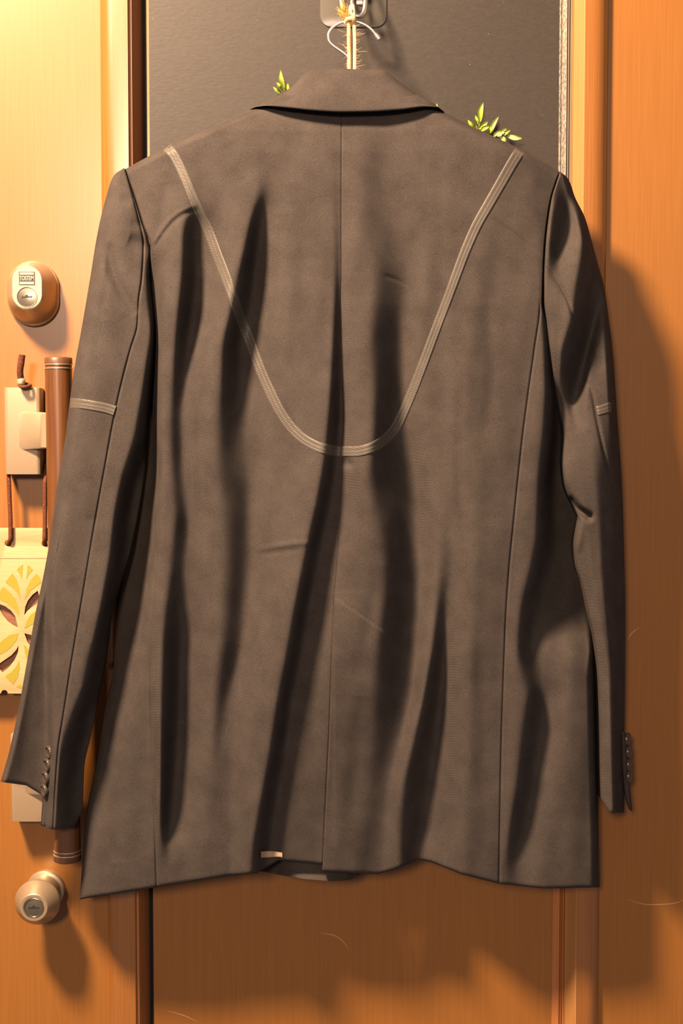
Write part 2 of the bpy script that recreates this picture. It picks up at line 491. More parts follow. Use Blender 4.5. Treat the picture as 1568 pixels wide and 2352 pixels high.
def deadbolt():
    c = ortho(79, 672, 0)
    def st(h, hw, top, bot, dx_=0, dz=0):
        return stadium((c[0] + dx_ * MM, c[1] - dz * MM), hw * MM, top * MM, bot * MM, -h / 1000)
    body = rings_obj('deadbolt_lock', [st(0, 58, 70, 77), st(6, 58, 70, 77), st(7, 57, 69, 76), st(8, 54.5, 67, 73),
                               st(15, 53.5, 65, 70), st(22, 51, 62, 65), st(28, 47.5, 59, 59), st(33, 43, 55.5, 54), st(37, 38, 52, 50, 1, -1), st(39.2, 34.5, 50, 49, 2, -2), st(40, 32.6, 48, 47, 2, -3)],
                     CHAMP_SAT, door, cap1=True, sharp=28)
    body['label'] = 'champagne metal deadbolt lock with oblong raised face'
    y = -0.040
    kc = ortho(62, 682.5, 40)
    cyl = rings_obj('key_cylinder', [circle(kc, 24.0 * MM * .975, y - 0.0002), circle(kc, 23.6 * MM * .975, y - 0.0012), circle(kc, 22.3 * MM * .975, y - 0.0012),
                                     circle(kc, 21.5 * MM * .975, y - 0.0003), circle(kc, 11 * MM, y - 0.0010), circle(kc, 0.4 * MM, y - 0.0013)], STEEL, body, sharp=40)
    cyl['label'] = 'steel key cylinder with dark slot'
    kslot(kc, y - 0.0013, body, 1.0)
    bc = ortho(62, 639.5, 40)
    w, hgt = 36 * MM * .975, 30 * MM * .975
    def rect(cx, cz, ww, hh):
        return [(cx - ww / 2, cz - hh / 2), (cx + ww / 2, cz - hh / 2), (cx + ww / 2, cz + hh / 2), (cx - ww / 2, cz + hh / 2)]
    b = filled('badge', rect(*bc, w, hgt), [], y - 0.0007, 0.0007, BADGE_DARK, body)
    b['label'] = 'dark square badge with pale raised lettering'
    for s in (1, -1):
        filled('badge_bar', rect(bc[0], bc[1] + s * 10.4 * MM, w * 0.88, 5.0 * MM), [], y - 0.0011, 0.0004, CHAMP, body)
    text_mesh('badge_lettering', 'TOSTEM', 13.5 * MM, (bc[0], y - 0.0009, bc[1] - 0.3 * MM), CHAMP, body, sx=0.62)


def kslot(c, y, parent, s):
    zig = [(-12, -1), (-10, 2.2), (-8, .8), (-6.5, 2.6), (-4, 1.2), (-2.5, 4.2), (0, 5.6), (2.5, 4.4), (4, 1.2), (6, 2.2), (8, .6), (10, 2.6), (12, 1.6),
           (12, -.6), (9, -1.6), (7, -.4), (5, -2.2), (2, -.8), (0, -2.6), (-3, -1), (-5, -2.8), (-8, -1.2), (-10, -2.4)]
    filled('key_slot', [(c[0] + a * MM * s, c[1] + b * MM * s) for a, b in zig], [], y - 0.0002, 0.0009, DARKMETAL, parent)


def knob():
    c = ortho(106, 2041, 0)
    prof = [(0, 21), (5, 21), (6.2, 20), (7, 17), (20, 15.5), (27, 17), (36, 21.5), (41.5, 23.8), (44.5, 24.2), (46.5, 23.6), (61, 15.4), (62.4, 14.6), (62.8, 14.0), (62.8, 11.2), (61.8, 11.0)]
    k = rings_obj('door_knob', [circle(c, r / 1000, -h / 1000, 64) for h, r in prof], CHAMP_SAT, door, cap1=True, sharp=28)
    k['label'] = 'champagne metal door knob with keyhole in its face'
    cc = c
    cyl = rings_obj('key_cylinder', [circle(cc, .0105, -.0618), circle(cc, .0104, -.0630), circle(cc, .0098, -.0632), circle(cc, .0092, -.0622), circle(cc, .005, -.0627), circle(cc, .0003, -.0629)], STEEL, k, sharp=40)
    cyl['label'] = 'steel key cylinder with dark slot'
    kslot(cc, -.0629, k, 1.0)


def pull_handle():
    a, b = pt(134, 826, 56), pt(155, 1972, 56)
    d = b - a
    def at(s): return a + d * s
    R = 0.0139
    n = 28
    bar = tube('pull_handle', [at(.018), at(.25), at(.5), at(.75), at(.982)], R, HANDLE_WOOD, door, n=40)
    bar['label'] = 'long dark wooden pull handle bar with pale end rings'
    L = d.length
    for s0, s1, sgn in ((0.018, -0.004, -1), (0.982, 1.004, 1)):
        cp = [at(s0), at(s0 + (s1 - s0) * .35), at(s0 + (s1 - s0) * .36), at(s0 + (s1 - s0) * .92), at(s1), at(s1 + sgn * .0006)]
        o = tube('end_cap', cp, [R * .98, R * .98, R * 1.02, R * 1.02, R * .96, R * .80], CAP_WOOD, bar, n=40)
        o['label'] = 'brown end cap of the handle'
        for k in (0.02, .36):
            p = s0 + (s1 - s0) * k
            tube('end_ring', [at(p - .0013), at(p - .0009), at(p + .0009), at(p + .0013)], [R * 1.0, R * 1.045, R * 1.045, R * 1.0], RINGMETAL, bar, n=40)
    for vt, nm in ((890, 'upper'), (1688, 'lower')):
        mount(bar, vt, 10 if vt < 1000 else 24)
    return bar


def mount(parent, vt, ul):
    """Cast mount: base block with a tongue that reaches out to the bar."""
    x0 = ortho(ul, vt + 100, 30)[0]; x1 = ortho(ul + 77, vt + 100, 30)[0]; x2 = ortho(ul + 92, vt + 100, 0)[0]
    zt = ortho(ul, vt, 30)[1]; zb = ortho(ul, vt + 200, 30)[1]
    poly = [(x0 - .001, 0, zb), (x0, -.028, zb), (x0 + .003, -.030, zb), (x1 - .001, -.030, zb), (x1 + .002, -.028, zb), (x2, 0, zb)]
    o = prism('handle_mount', poly, Vector((0, 0, zt - zb)), MOUNT, parent, 0.0012, 2)
    o['label'] = 'beige painted metal mount of the handle'
    za = ortho(ul + 70, vt + 58, 42)[1]; zc = ortho(ul + 70, vt + 140, 42)[1]
    xa = ortho(ul + 28, vt + 100, 30)[0]
    xe = ortho(ul + 115, vt + 100, 46)[0]
    rows = []
    # tongue: sections along x, growing forward and turning square
    secs = []
    for s in np.linspace(0, 1, 14):
        x = xa + (xe - xa) * s
        f = 0.0295 + 0.0165 * (s * s * (3 - 2 * s)) ** 0.8
        bk = 0.022 + 0.012 * s
        k = min(1.0, 0.985 + 0.015 * s)
        zm, hz = (za + zc) / 2, (za - zc) / 2 * (k)
        fl = 0.006 * (1 - s) ** 2
        ring = [(x, -bk, zm - hz - fl), (x, -f + .0012, zm - hz - fl * .4), (x, -f, zm - hz + .001), (x, -f, zm + hz - .001), (x, -f + .0012, zm + hz + fl * .4), (x, -bk, zm + hz + fl)]
        secs.append(ring)
    t2 = rings_obj('handle_mount', secs, MOUNT, parent, cap0=True, cap1=True, sharp=40)
    t2.name = 'mount_tongue'


deadbolt()
knob()
handle = pull_handle()


def scratch(pts, w=0.0005):
    p = P([q[0] for q in pts], [q[1] for q in pts], [q[2] for q in pts])
    n = len(p)
    tp = np.linspace(0, math.pi, n)
    tube('varnish_scratch', p, [w * (0.25 + math.sin(a)) for a in tp], SCRATCH, door, n=6, seg=24, flat=0.15)


scratch([(735, 2143, -11), (765, 2148, -11), (785, 2160, -11), (800, 2180, -11)])
scratch([(385, 2322, -11), (420, 2332, -11), (452, 2346, -11)])
scratch([(1440, 1470, 0), (1450, 1455, 0), (1472, 1438, 0)])
scratch([(1440, 2066, 0), (1490, 2078, 0), (1540, 2076, 0), (1575, 2066, 0)])

# ------------------------------------------------------------------ blackboard film on the recessed panel
zs = ortho(784, 1080, -10)[1]
board = strip('blackboard_sheet', [(dx(350, -10), -9.5), (dx(1276, -10), -9.5)], BOARD, parent=None, back=-11, z0=zs, z1=Z1)
tag(board, 'black speckled blackboard sheet on the recessed door panel behind the jacket', 'blackboard')
tp = strip('edge_tape', [(dx(1275, -9), -9.6), (dx(1276, -8), -8.6), (dx(1279, -8), -8.2), (dx(1280, -9), -9.2), (dx(1282, -8), -8.0), (dx(1291, -8), -6.0), (dx(1292, -9), -7.5)], TAPE_EDGE, parent=board, z0=zs, z1=Z1)
tp['label'] = 'worn grey edge tape'


# ------------------------------------------------------------------ jacket surfaces
def feat_raster(feats, us, vs, smooth=10):
    """Feature lines {v: (u, h)} -> height raster, PCHIP across u, smoothed along v."""
    F = []
    for f in feats:
        k = sorted(f)
        F.append((np.array(k, float), np.array([f[q][0] for q in k], float), np.array([f[q][1] for q in k], float)))
    H = np.zeros((len(vs), len(us)))
    for i, v in enumerate(vs):
        U = np.array([np.interp(v, a, b) for a, b, c in F]); Hh = np.array([np.interp(v, a, c) for a, b, c in F])
        for j in range(1, len(U)):
            U[j] = max(U[j], U[j - 1] + 2.0)
        H[i] = pchip(U, Hh, np.clip(us, U[0], U[-1]))
    return blur(H, smooth, 0)


def blur(H, s, axis):
    n = int(3 * s) + 1
    k = np.exp(-0.5 * (np.arange(-n, n + 1) / s) ** 2); k /= k.sum()
    pad = [(0, 0), (0, 0)]; pad[axis] = (n, n)
    Q = np.pad(H, pad, mode='edge')
    out = np.zeros_like(H)
    for i, w in enumerate(k):
        out += w * (Q[i:i + H.shape[0]] if axis == 0 else Q[:, i:i + H.shape[1]])
    return out


def seg_dist(px, py, line):
    """distance to polyline and 0..1 position along it"""
    best = np.full(np.shape(px), 1e9); pos = np.zeros(np.shape(px))
    L = np.asarray(line, float)
    ln = np.linalg.norm(np.diff(L, axis=0), axis=1); tot = ln.sum(); acc = 0
    for a, b, l in zip(L[:-1], L[1:], ln):
        t = np.clip(((px - a[0]) * (b[0] - a[0]) + (py - a[1]) * (b[1] - a[1])) / (l * l), 0, 1)
        d = np.hypot(px - a[0] - t * (b[0] - a[0]), py - a[1] - t * (b[1] - a[1]))
        m = d < best
        best = np.where(m, d, best); pos = np.where(m, (acc + t * l) / tot, pos)
        acc += l
    return best, pos


def crease(H, us, vs, line, amp, w, fade=True):
    UU, VV = np.meshgrid(us, vs)
    L = resample(line, max(12, len(line) * 4))
    d, p = seg_dist(UU, VV, L)
    f = np.sin(np.pi * np.clip(p, 0.001, .999)) ** 0.5 if fade else 1.0
    H += amp * f * np.exp(-(d / w) ** 2)


class Raster:
    def __init__(self, us, vs, H): self.us, self.vs, self.H = us, vs, H
    def __call__(self, u, v):
        x = np.clip((np.asarray(u, float) - self.us[0]) / (self.us[1] - self.us[0]), 0, len(self.us) - 1.001)
        y = np.clip((np.asarray(v, float) - self.vs[0]) / (self.vs[1] - self.vs[0]), 0, len(self.vs) - 1.001)
        i, j = y.astype(int), x.astype(int); a, b = y - i, x - j
        H = self.H
        return (H[i, j] * (1 - a) * (1 - b) + H[i, j + 1] * (1 - a) * b + H[i + 1, j] * a * (1 - b) + H[i + 1, j + 1] * a * b)


class Key:
    """Column curve of a cloth panel: u along v between its top and its hem."""
    def __init__(self, pts):
        p = np.asarray(pts, float); self.v, self.u = p[:, 1], p[:, 0]; self.top, self.hem = p[0, 1], p[-1, 1]
    def at(self, t):
        v = self.top + (self.hem - self.top) * t
        return pchip(self.v, self.u, v), v


def spread(n, a=True, b=True):
    """0..1 with points gathered near chosen ends"""
    t = np.linspace(0, 1, n)
    if a and b: return t + 0.13 * -np.sin(2 * np.pi * t) / 1.0
    if a: return t ** 1.5
    if b: return 1 - (1 - t) ** 1.5
    return t


def panel_uv(keys, counts, nr, gather):
    ts = np.linspace(0, 1, nr)
    cols_u, cols_v = [], []
    pts = [k.at(ts) for k in keys]
    for i, n in enumerate(counts):
        ga, gb = gather[i]
        c = spread(n, ga, gb)
        if i > 0: c = c[1:]
        for q in c:
            cols_u.append(pts[i][0] * (1 - q) + pts[i + 1][0] * q)
            cols_v.append(pts[i][1] * (1 - q) + pts[i + 1][1] * q)
    return np.stack(cols_u, 1), np.stack(cols_v, 1)


def round_to(h, he, x):
    x = np.clip(x, 0, 1)
    return he + (h - he) * np.sqrt(np.clip(1 - (1 - x) ** 2, 0, 1))


# ---- body key curves (photo columns)
ARM_L = [(288, 388), (298, 420), (310, 455), (328, 515), (345, 570)]
K0 = Key(ARM_L + [(342, 640), (336, 760), (328, 900), (314, 1060), (292, 1250), (267, 1390), (263, 1500), (258, 1560), (246, 1605), (224, 1745), (197, 1885), (188, 2000), (183, 2066)])
K1 = Key([(392, 331), (396, 450), (388, 570), (378, 650), (372, 760), (366, 850), (367, 950), (371, 1060), (370, 1150), (360, 1280), (350, 1400), (345, 1500), (349, 1700), (355, 1880), (360, 2038)])
KA = Key([(575, 251), (566, 700), (555, 1200), (540, 1700), (530, 2011)])
KB = Key([(640, 230), (636, 700), (628, 1200), (606, 1700), (588, 2006)])
KC = Key([(705, 205), (704, 700), (694, 1200), (662, 1700), (640, 1976)])
CENTRE = [(785, 200), (784, 480), (784, 620), (783, 700), (783, 850), (787, 950), (786, 1040), (784, 1100), (780, 1200), (774, 1300), (768, 1370), (762, 1500), (757, 1650), (750, 1800), (745, 1900), (741, 1986)]
K3 = Key(CENTRE)
K3r = Key(CENTRE[:-1] + [(740, 2002)])
KD = Key([(850, 202), (856, 900), (850, 1500), (815, 2006)])
KE = Key([(905, 206), (912, 900), (905, 1500), (868, 2008)])
KF = Key([(960, 230), (968, 900), (968, 1500), (915, 1994)])
KG = Key([(1018, 257), (1020, 900), (1022, 1500), (962, 1974)])
KH = Key([(1080, 289), (1076, 900), (1060, 1500), (990, 1980)])
KI = Key([(1130, 312), (1140, 900), (1110, 1500), (1062, 2009)])
KR = Key([(1205, 347), (1226, 480), (1236, 600), (1240, 700), (1228, 800), (1214, 900), (1201, 1000), (1190, 1100), (1180, 1200), (1170, 1300), (1162, 1420), (1157, 1550), (1152, 1700), (1149, 1850), (1146, 2030)])
ARM_R = [(1285, 395), (1275, 425), (1266, 455), (1257, 510), (1251, 570), (1248, 640), (1247, 690)]
KS = Key([(1240, 366), (1243, 480), (1244, 600), (1245, 690), (1262, 850), (1266, 1100), (1270, 1300), (1275, 1600), (1260, 1900), (1250, 2041)])
KZ = Key(ARM_R + [(1268, 760), (1292, 850), (1312, 960), (1328, 1100), (1342, 1250), (1353, 1400), (1364, 1500), (1370, 1700), (1373, 1830), (1375, 1950), (1376, 2038)])

us = np.arange(150, 1421, 2.0); vs = np.arange(190, 2091, 2.0)
BASE_V = [190, 230, 262, 300, 350, 420, 520, 700, 1000, 1500, 2090]
BASE_H = [86, 98, 108, 114, 117, 118, 119, 118, 113, 104, 86]


def base(v): return np.interp(v, BASE_V, BASE_H)


G = {}
feats = [
    # deep flank under the left sleeve
    {230: (170, -30), 570: (330, -8), 640: (325, -40), 900: (305, -58), 1250: (272, -58), 1400: (245, -56), 1560: (235, -46), 1750: (205, -36), 1900: (180, -24), 2066: (165, -14)},
    {230: (280, -12), 388: (300, -14), 570: (350, -4), 640: (352, -22), 760: (352, -32), 900: (348, -34), 1060: (350, -34), 1250: (338, -32), 1400: (318, -26), 1500: (306, -15), 1650: (290, -9), 1900: (262, -5), 2066: (262, -3)},
    {230: (340, -6), 400: (395, -3), 520: (388, 0), 620: (376, 2), 740: (374, 4), 840: (370, 4), 950: (370, 4), 1100: (374, 4), 1250: (366, 4), 1400: (352, 3), 1550: (349, 2), 1700: (352, 1), 1850: (357, 1), 2066: (361, 0)},
    # fold A
    {230: (410, -3), 400: (422, -1), 480: (428, 1), 530: (416, 5), 632: (414, 9), 734: (405, 9), 836: (396, 6), 950: (388, 5), 1100: (392, 5), 1184: (398, 6), 1300: (386, 6), 1400: (376, 8), 1470: (370, 11), 1600: (366, 12), 1720: (364, 12), 1850: (364, 10), 1910: (365, 6), 1965: (374, 1), 2066: (380, 0)},
    {230: (450, -2), 400: (462, -1), 480: (462, -3), 530: (450, -16), 632: (454, -20), 734: (440, -19), 836: (426, -9), 950: (418, -3), 1100: (424, -6), 1184: (434, -8), 1300: (424, -6), 1400: (418, -11), 1470: (418, -19), 1600: (414, -22), 1720: (408, -22), 1850: (396, -18), 1910: (390, -9), 1965: (388, 0), 2066: (400, 0)},
    # fold B
    {230: (560, 0), 400: (590, 0), 440: (588, 1), 523: (570, 6), 612: (552, 10), 700: (532, 10), 790: (508, 11), 880: (504, 9), 960: (496, 8), 1050: (496, 8), 1184: (508, 8), 1300: (506, 4), 1450: (506, 4), 1600: (488, 3), 1700: (485, 1), 1850: (480, 0), 2066: (470, 0)},
    {230: (610, 0), 400: (622, -1), 440: (618, -3), 523: (598, -14), 612: (586, -20), 700: (578, -21), 790: (554, -22), 880: (556, -17), 960: (564, -13), 1050: (570, -13), 1184: (576, -12), 1300: (576, -9), 1450: (562, -8), 1600: (540, -4), 1700: (530, -2), 1850: (530, 0), 2066: (530, 0)},
    {230: (680, 0), 600: (680, 0), 800: (660, -1), 1000: (660, 2), 1200: (640, 5), 1400: (620, 8), 1600: (590, 10), 1800: (560, 9), 2000: (540, 5), 2066: (540, 5)},
    # fold C along the centre seam and down to the hem
    {230: (755, 0), 500: (766, 1), 620: (768, 2), 700: (768, 4), 860: (760, 8), 950: (753, 12), 1040: (745, 14), 1120: (733, 16), 1170: (724, 17), 1240: (707, 18), 1380: (680, 19), 1520: (655, 19), 1610: (637, 19), 1740: (617, 19), 1850: (595, 19), 1950: (577, 16), 2066: (570, 12)},
    {230: (783, 0), 500: (783, -1), 620: (783, -3), 700: (783, -7), 860: (783, -10), 950: (785, -11), 1040: (775, -7), 1120: (764, -8), 1170: (755, -8), 1240: (738, -8), 1380: (710, -9), 1520: (688, -9), 1610: (671, -9), 1740: (653, -9), 1850: (634, -9), 1950: (620, -9), 2066: (613, -7)},
    {230: (792, 0), 500: (790, 0), 620: (790, 0), 700: (791, 0), 860: (794, 0), 950: (796, 1), 1040: (792, 0), 1120: (786, -4), 1170: (776, -5), 1240: (761, -5), 1380: (739, -6), 1520: (723, -6), 1610: (708, -6), 1740: (692, -6), 1850: (675, -6), 1950: (665, -6), 2066: (660, -5)},
    # fold D
    {230: (830, 0), 434: (820, 1), 523: (822, 3), 612: (855, 4), 700: (850, 6), 780: (845, 8), 870: (850, 9), 1000: (850, 11), 1100: (838, 12), 1200: (862, 11), 1300: (874, 10), 1400: (864, 9), 1500: (856, 7), 1600: (842, 4), 1700: (826, -2), 1800: (812, -4), 1900: (806, -5), 2066: (796, -6)},
    {230: (900, 0), 434: (884, -5), 523: (905, -8), 612: (932, -11), 700: (926, -13), 780: (916, -17), 870: (920, -19), 1000: (918, -22), 1100: (936, -24), 1200: (952, -24), 1300: (960, -22), 1400: (950, -22), 1500: (945, -22), 1600: (940, -20), 1700: (922, -14), 1800: (890, -12), 1900: (880, -12), 2066: (870, -12)},
    {230: (960, 0), 612: (985, -4), 780: (975, -8), 1000: (985, -8), 1200: (1006, -7), 1300: (1010, -5), 1400: (1000, -2), 1500: (988, 2), 1600: (970, 2), 1700: (945, 0), 1800: (922, -2), 1900: (915, -3), 2066: (915, -3)},
    {230: (1000, 0), 780: (1010, -5), 1000: (1020, -5), 1200: (1032, -5), 1300: (1030, -5), 1400: (1024, -8), 1500: (1020, -14), 1600: (1010, -21), 1700: (999, -25), 1800: (985, -28), 1900: (972, -28), 1960: (958, -24), 2066: (955, -18)},
    {230: (1030, 0), 1000: (1045, -1), 1300: (1052, -1), 1400: (1050, -2), 1500: (1040, -7), 1600: (1030, -13), 1700: (1020, -18), 1800: (1008, -22), 1900: (995, -23), 1960: (980, -20), 2066: (980, -15)},
    {230: (1070, -2), 600: (1100, 0), 1000: (1112, 3), 1400: (1092, 4), 1700: (1082, 4), 1900: (1072, 2), 2066: (1082, 0)},
    {230: (1140, -5), 400: (1215, -7), 700: (1236, 0), 900: (1213, 1), 1100: (1190, 2), 1300: (1170, 2), 1450: (1160, 2), 1700: (1152, 1), 2066: (1146, 0)},
    # right flank and fold F
    {230: (1170, -8), 400: (1245, -12), 600: (1243, -3), 690: (1243, 0), 800: (1250, 1), 900: (1254, 2), 1000: (1249, 3), 1100: (1237, 3), 1250: (1230, 4), 1330: (1212, 4), 1400: (1192, 4), 1505: (1184, 4), 1600: (1208, 7), 1700: (1194, 7), 1800: (1184, 7), 1900: (1168, 6), 1980: (1158, 2), 2066: (1156, 0)},
    {230: (1190, -10), 400: (1265, -15), 600: (1253, -6), 690: (1253, -6), 800: (1272, -28), 900: (1280, -36), 1000: (1280, -42), 1100: (1272, -46), 1250: (1272, -46), 1330: (1255, -36), 1400: (1232, -22), 1450: (1225, -18), 1505: (1222, -13), 1600: (1255, -16), 1700: (1240, -15), 1800: (1224, -14), 1900: (1205, -12), 1980: (1188, -5), 2066: (1195, -1)},
    {230: (1210, -12), 400: (1285, -18), 600: (1265, -10), 690: (1265, -12), 800: (1300, -48), 1000: (1315, -56), 1250: (1325, -58), 1340: (1322, -50), 1400: (1310, -40), 1440: (1310, -32), 1500: (1308, -10), 1560: (1310, -6), 1700: (1312, -4), 1900: (1305, -4), 2066: (1300, -3)},
    {230: (1240, -14), 690: (1300, -20), 800: (1330, -60), 1000: (1345, -64), 1250: (1350, -62), 1400: (1352, -50), 1450: (1352, -40), 1510: (1352, -17), 1600: (1354, -10), 1700: (1356, -9), 2066: (1358, -8)},
]
H = feat_raster(feats, us, vs, 9)
H = blur(H, 2.8, 1) * 1.15
UU, VV = np.meshgrid(us, vs)
H += base(VV)
# shoulder slope: cloth sinks towards the shoulder tips
H -= 5 * np.clip((np.abs(UU - 785) - 260) / 240, 0, 1) ** 2 * np.clip((620 - VV) / 250, 0, 1)
# loose waviness of the cloth
for kx, kv, ph, am in ((.021, .0042, .4, .7), (.033, .0031, 2.1, .5), (.052, .0065, 4.0, .30), (.011, .013, 1.1, .35)):
    H += am * np.sin(kx * UU * 2 + kv * VV * 2 + ph + 1.3 * np.sin(.004 * VV + ph)) * np.clip((VV - 420) / 300, 0, 1)
crease(H, us, vs, [(352, 560), (372, 528), (392, 502), (420, 482), (455, 470)], 1.7, 4.5)
crease(H, us, vs, [(354, 572), (376, 538), (398, 512), (424, 492), (455, 480)], -1.4, 4.5)
crease(H, us, vs, [(1126, 500), (1160, 522), (1200, 552), (1244, 590)], -1.3, 3.5)
crease(H, us, vs, [(592, 1262), (640, 1254), (690, 1248), (722, 1247)], 1.8, 6)
crease(H, us, vs, [(590, 1274), (640, 1268), (690, 1262)], -0.8, 6)
crease(H, us, vs, [(880, 632), (905, 640), (935, 655)], -1.1, 4)
crease(H, us, vs, [(792, 1060), (802, 1066)], -3.5, 9, False)
for ln, a, w in (([(462, 860), (458, 960), (462, 1080), (470, 1200)], -3.0, 13), ([(470, 1320), (482, 1450), (470, 1600), (462, 1780)], -3.2, 14),
                 ([(545, 1480), (520, 1600), (500, 1760)], -2.4, 16), ([(620, 900), (612, 1100), (620, 1300)], -1.6, 18),
                 ([(700, 480), (690, 620), (695, 760)], -1.2, 22), ([(1120, 700), (1130, 850), (1105, 1050)], -1.8, 18), ([(1060, 880), (1050, 1050), (1060, 1200)], -2.0, 16),
                 ([(430, 1500), (440, 1700), (450, 1900)], 1.2, 14), ([(240, 1750), (262, 1850), (268, 1980)], -3.0, 22), ([(1100, 1480), (1110, 1650), (1100, 1850)], -1.4, 18),
                 ([(880, 1300), (850, 1420), (820, 1560)], -1.6, 20), ([(830, 1600), (820, 1750), (800, 1900)], -2.6, 26), ([(372, 400), (400, 430), (418, 470)], -1.6, 14),
                 ([(378, 420), (374, 480), (372, 540)], -2.6, 13), ([(520, 330), (560, 420)], -1.2, 20)):
    crease(H, us, vs, ln, a, w)
crease(H, us, vs, [(560, 590), (540, 700), (556, 810)], -1.0, 10)
body_h = Raster(us, vs, H)


def flank(u, v, h):
    """bring the cloth round at both sides and over the shoulder"""
    ul = np.where(v < K0.top, K0.u[0], pchip(K0.v, K0.u, np.clip(v, K0.top, K0.hem)))
    ur = np.where(v < KZ.top, KZ.u[0], pchip(KZ.v, KZ.u, np.clip(v, KZ.top, KZ.hem)))
    wl = np.interp(v, [560, 650], [4, 12]); el = np.interp(v, [388, 560, 650, 2066], [84, 94, 48, 52])
    wr = np.interp(v, [680, 760, 1500, 1560], [4, 12, 14, 22]); er = np.interp(v, [395, 680, 760, 1500, 2050], [86, 96, 48, 44, 46])
    h = np.where(u - ul < wl, round_to(h, np.minimum(el, h - 3), (u - ul) / wl), h)
    h = np.where(ur - u < wr, round_to(h, np.minimum(er, h - 3), (ur - u) / wr), h)
    return h


TOP_U = [288, 392, 575, 640, 705, 785, 850, 905, 960, 1018, 1080, 1130, 1205, 1285]
TOP_V = [388, 331, 251, 230, 205, 200, 202, 206, 230, 257, 289, 312, 347, 395]


def shoulder(u, v, h, low=76):
    x = (v - np.interp(u, TOP_U, TOP_V)) / 16
    return np.where(x < 1, round_to(h, low, x), h)


jacket = empty('jacket', tuple(P(784, 2052, 60)), 'dark charcoal tailored jacket hung back to front on the wooden door', 'jacket')


def seam(u, key, v, depth=2.4, w=3.2):
    fade = [1150, 1350] if key is K1 else ([680, 720] if key is KR else [0, 1])
    d = u - pchip(key.v, key.u, np.clip(v, key.top, key.hem))
    return -depth * np.exp(-(d / w) ** 2) * np.interp(v, fade, [0, 1])


NR = 430


def cloth(name, keys, counts, gather, seams=(), extra=None, hem_in=True):
    u, v = panel_uv(keys, counts, NR, gather)
    h = body_h(u, v)
    h = shoulder(u, v, h)
    h = flank(u, v, h)
    for k, d, w in seams:
        h = h + seam(u, k, v, d, w)
    if extra is not None:
        h = extra(u, v, h)
    # turned hem: a soft edge with thickness
    t = np.linspace(0, 1, NR)[:, None]
    hemv = v[-1][None, :]
    h = h - 2.2 * np.exp(-((hemv - v) / 3.0) ** 2)
    V = P(u, v, h)
    lip = P(u[-1], v[-1] - 2, h[-1] - 4.0)[None]
    lip2 = P(785 + (u[-1] - 785) * 0.98, v[-1] - 40, h[-1] - 8.0)[None]
    V = np.concatenate([V, lip, lip2], 0)
    return grid_obj(name, V, FABRIC, jacket)


cloth('side_panel', [K0, K1], [46], [(True, True)], [(K1, 1.5, 2.6)])
cloth('back_panel', [K1, KA, KB, KC, K3], [60, 26, 26, 34], [(True, False), (False, False), (False, False), (False, True)], [(K1, 1.5, 2.6), (K3, 0.9, 1.9)])


def vent(u, v, h):
    d = u - pchip(K3r.v, K3r.u, np.clip(v, K3r.top, K3r.hem))
    s = np.clip((v - 1352) / 40, 0, 1)
    h = h + s * 3.6 * np.exp(-np.clip(d, 0, None) / 60) 
    # stitched slanting top of the vent facing
    line = 1370 + (u - 768) * (78 / 112.0)
    below = 1 / (1 + np.exp(-np.clip((v - line) / 1.6, -40, 40)))
    fade = np.clip((905 - u) / 50, 0, 1) * np.clip((u - 764) / 6, 0, 1)
    h = h + 1.5 * below * fade * np.exp(-np.clip(v - line, 0, None) / 260)
    zig = 0.5 * np.sign(np.sin(u * 0.9)) * np.exp(-((v - line) / 3.0) ** 2) * fade
    return h - 1.2 * np.exp(-((v - line) / 2.6) ** 2) * fade + zig


cloth('back_panel', [K3r, KD, KE, KF, KG, KH, KI, KR], [42, 24, 24, 26, 26, 24, 34], [(True, False)] + [(False, False)] * 5 + [(False, True)],
      [(K3r, 0.7, 1.9), (KR, 1.6, 2.6)], vent)
cloth('side_panel', [KR, KS, KZ], [34, 46], [(True, False), (False, True)], [(KR, 1.6, 2.6)])

# fronts of the jacket, seen only below the back hem by the vent
def front_part(sign):
    n, m = 60, 120
    c = np.linspace(0, 1, n)[None, :]; t = np.linspace(0, 1, m)[:, None]
    if sign < 0: ua, ub = 0.0, 0.60
    else: ua, ub = 0.52, 1.0
    q = ua + (ub - ua) * c
    ul, vl = K0.at(t[:, 0]); ur, vr = KZ.at(t[:, 0])
    u = ul[:, None] * (1 - q) + ur[:, None] * q
    utop = 288 + (1285 - 288) * q
    vtop = np.interp(utop, TOP_U, TOP_V) + 40 * np.exp(-((utop - 785) / 140) ** 2)
    uh = 183 + (1376 - 183) * q
    vhem = np.interp(uh, [183, 360, 530, 600, 640, 700, 760, 800, 822, 850, 900, 962, 1062, 1146, 1376],
                     [2060, 2030, 2004, 2001, 2009, 2019, 2024, 2022, 2012, 1998, 1985, 1960, 1995, 2020, 2034])
    v = vtop + (vhem - vtop) * t
    h = np.interp(v, [380, 700, 1400], [66, 44, 28]) + 0 * u + (0 if sign < 0 else 5.0)
    # right-hand edge of the under front bulges towards the camera at the vent
    h = h + 43 * np.exp(-((uh - 725) / 95) ** 4) * np.clip((v - 1700) / 250, 0, 1) ** 2
    h = h + 6 * np.exp(-((vhem - v) / 12) ** 2) * np.exp(-((uh - 715) / 90) ** 2)
    ul2 = ul[:, None]; ur2 = ur[:, None]
    eL = np.interp(v, [388, 560, 650, 2066], [84, 94, 48, 52]); eR = np.interp(v, [395, 680, 760, 1500, 2050], [86, 96, 48, 44, 46])
    h = round_to(h, np.where(q < .5, eL, h), (u - ul2) / 60) if sign < 0 else round_to(h, np.where(q > .5, eR, h), (ur2 - u) / 60)
    x = (v - vtop) / 30
    h = np.where(x < 1, round_to(h, 76, x), h)
    grid_obj('front_panel', P(u, v, h), FABRIC, jacket)


front_part(-1)
front_part(1)


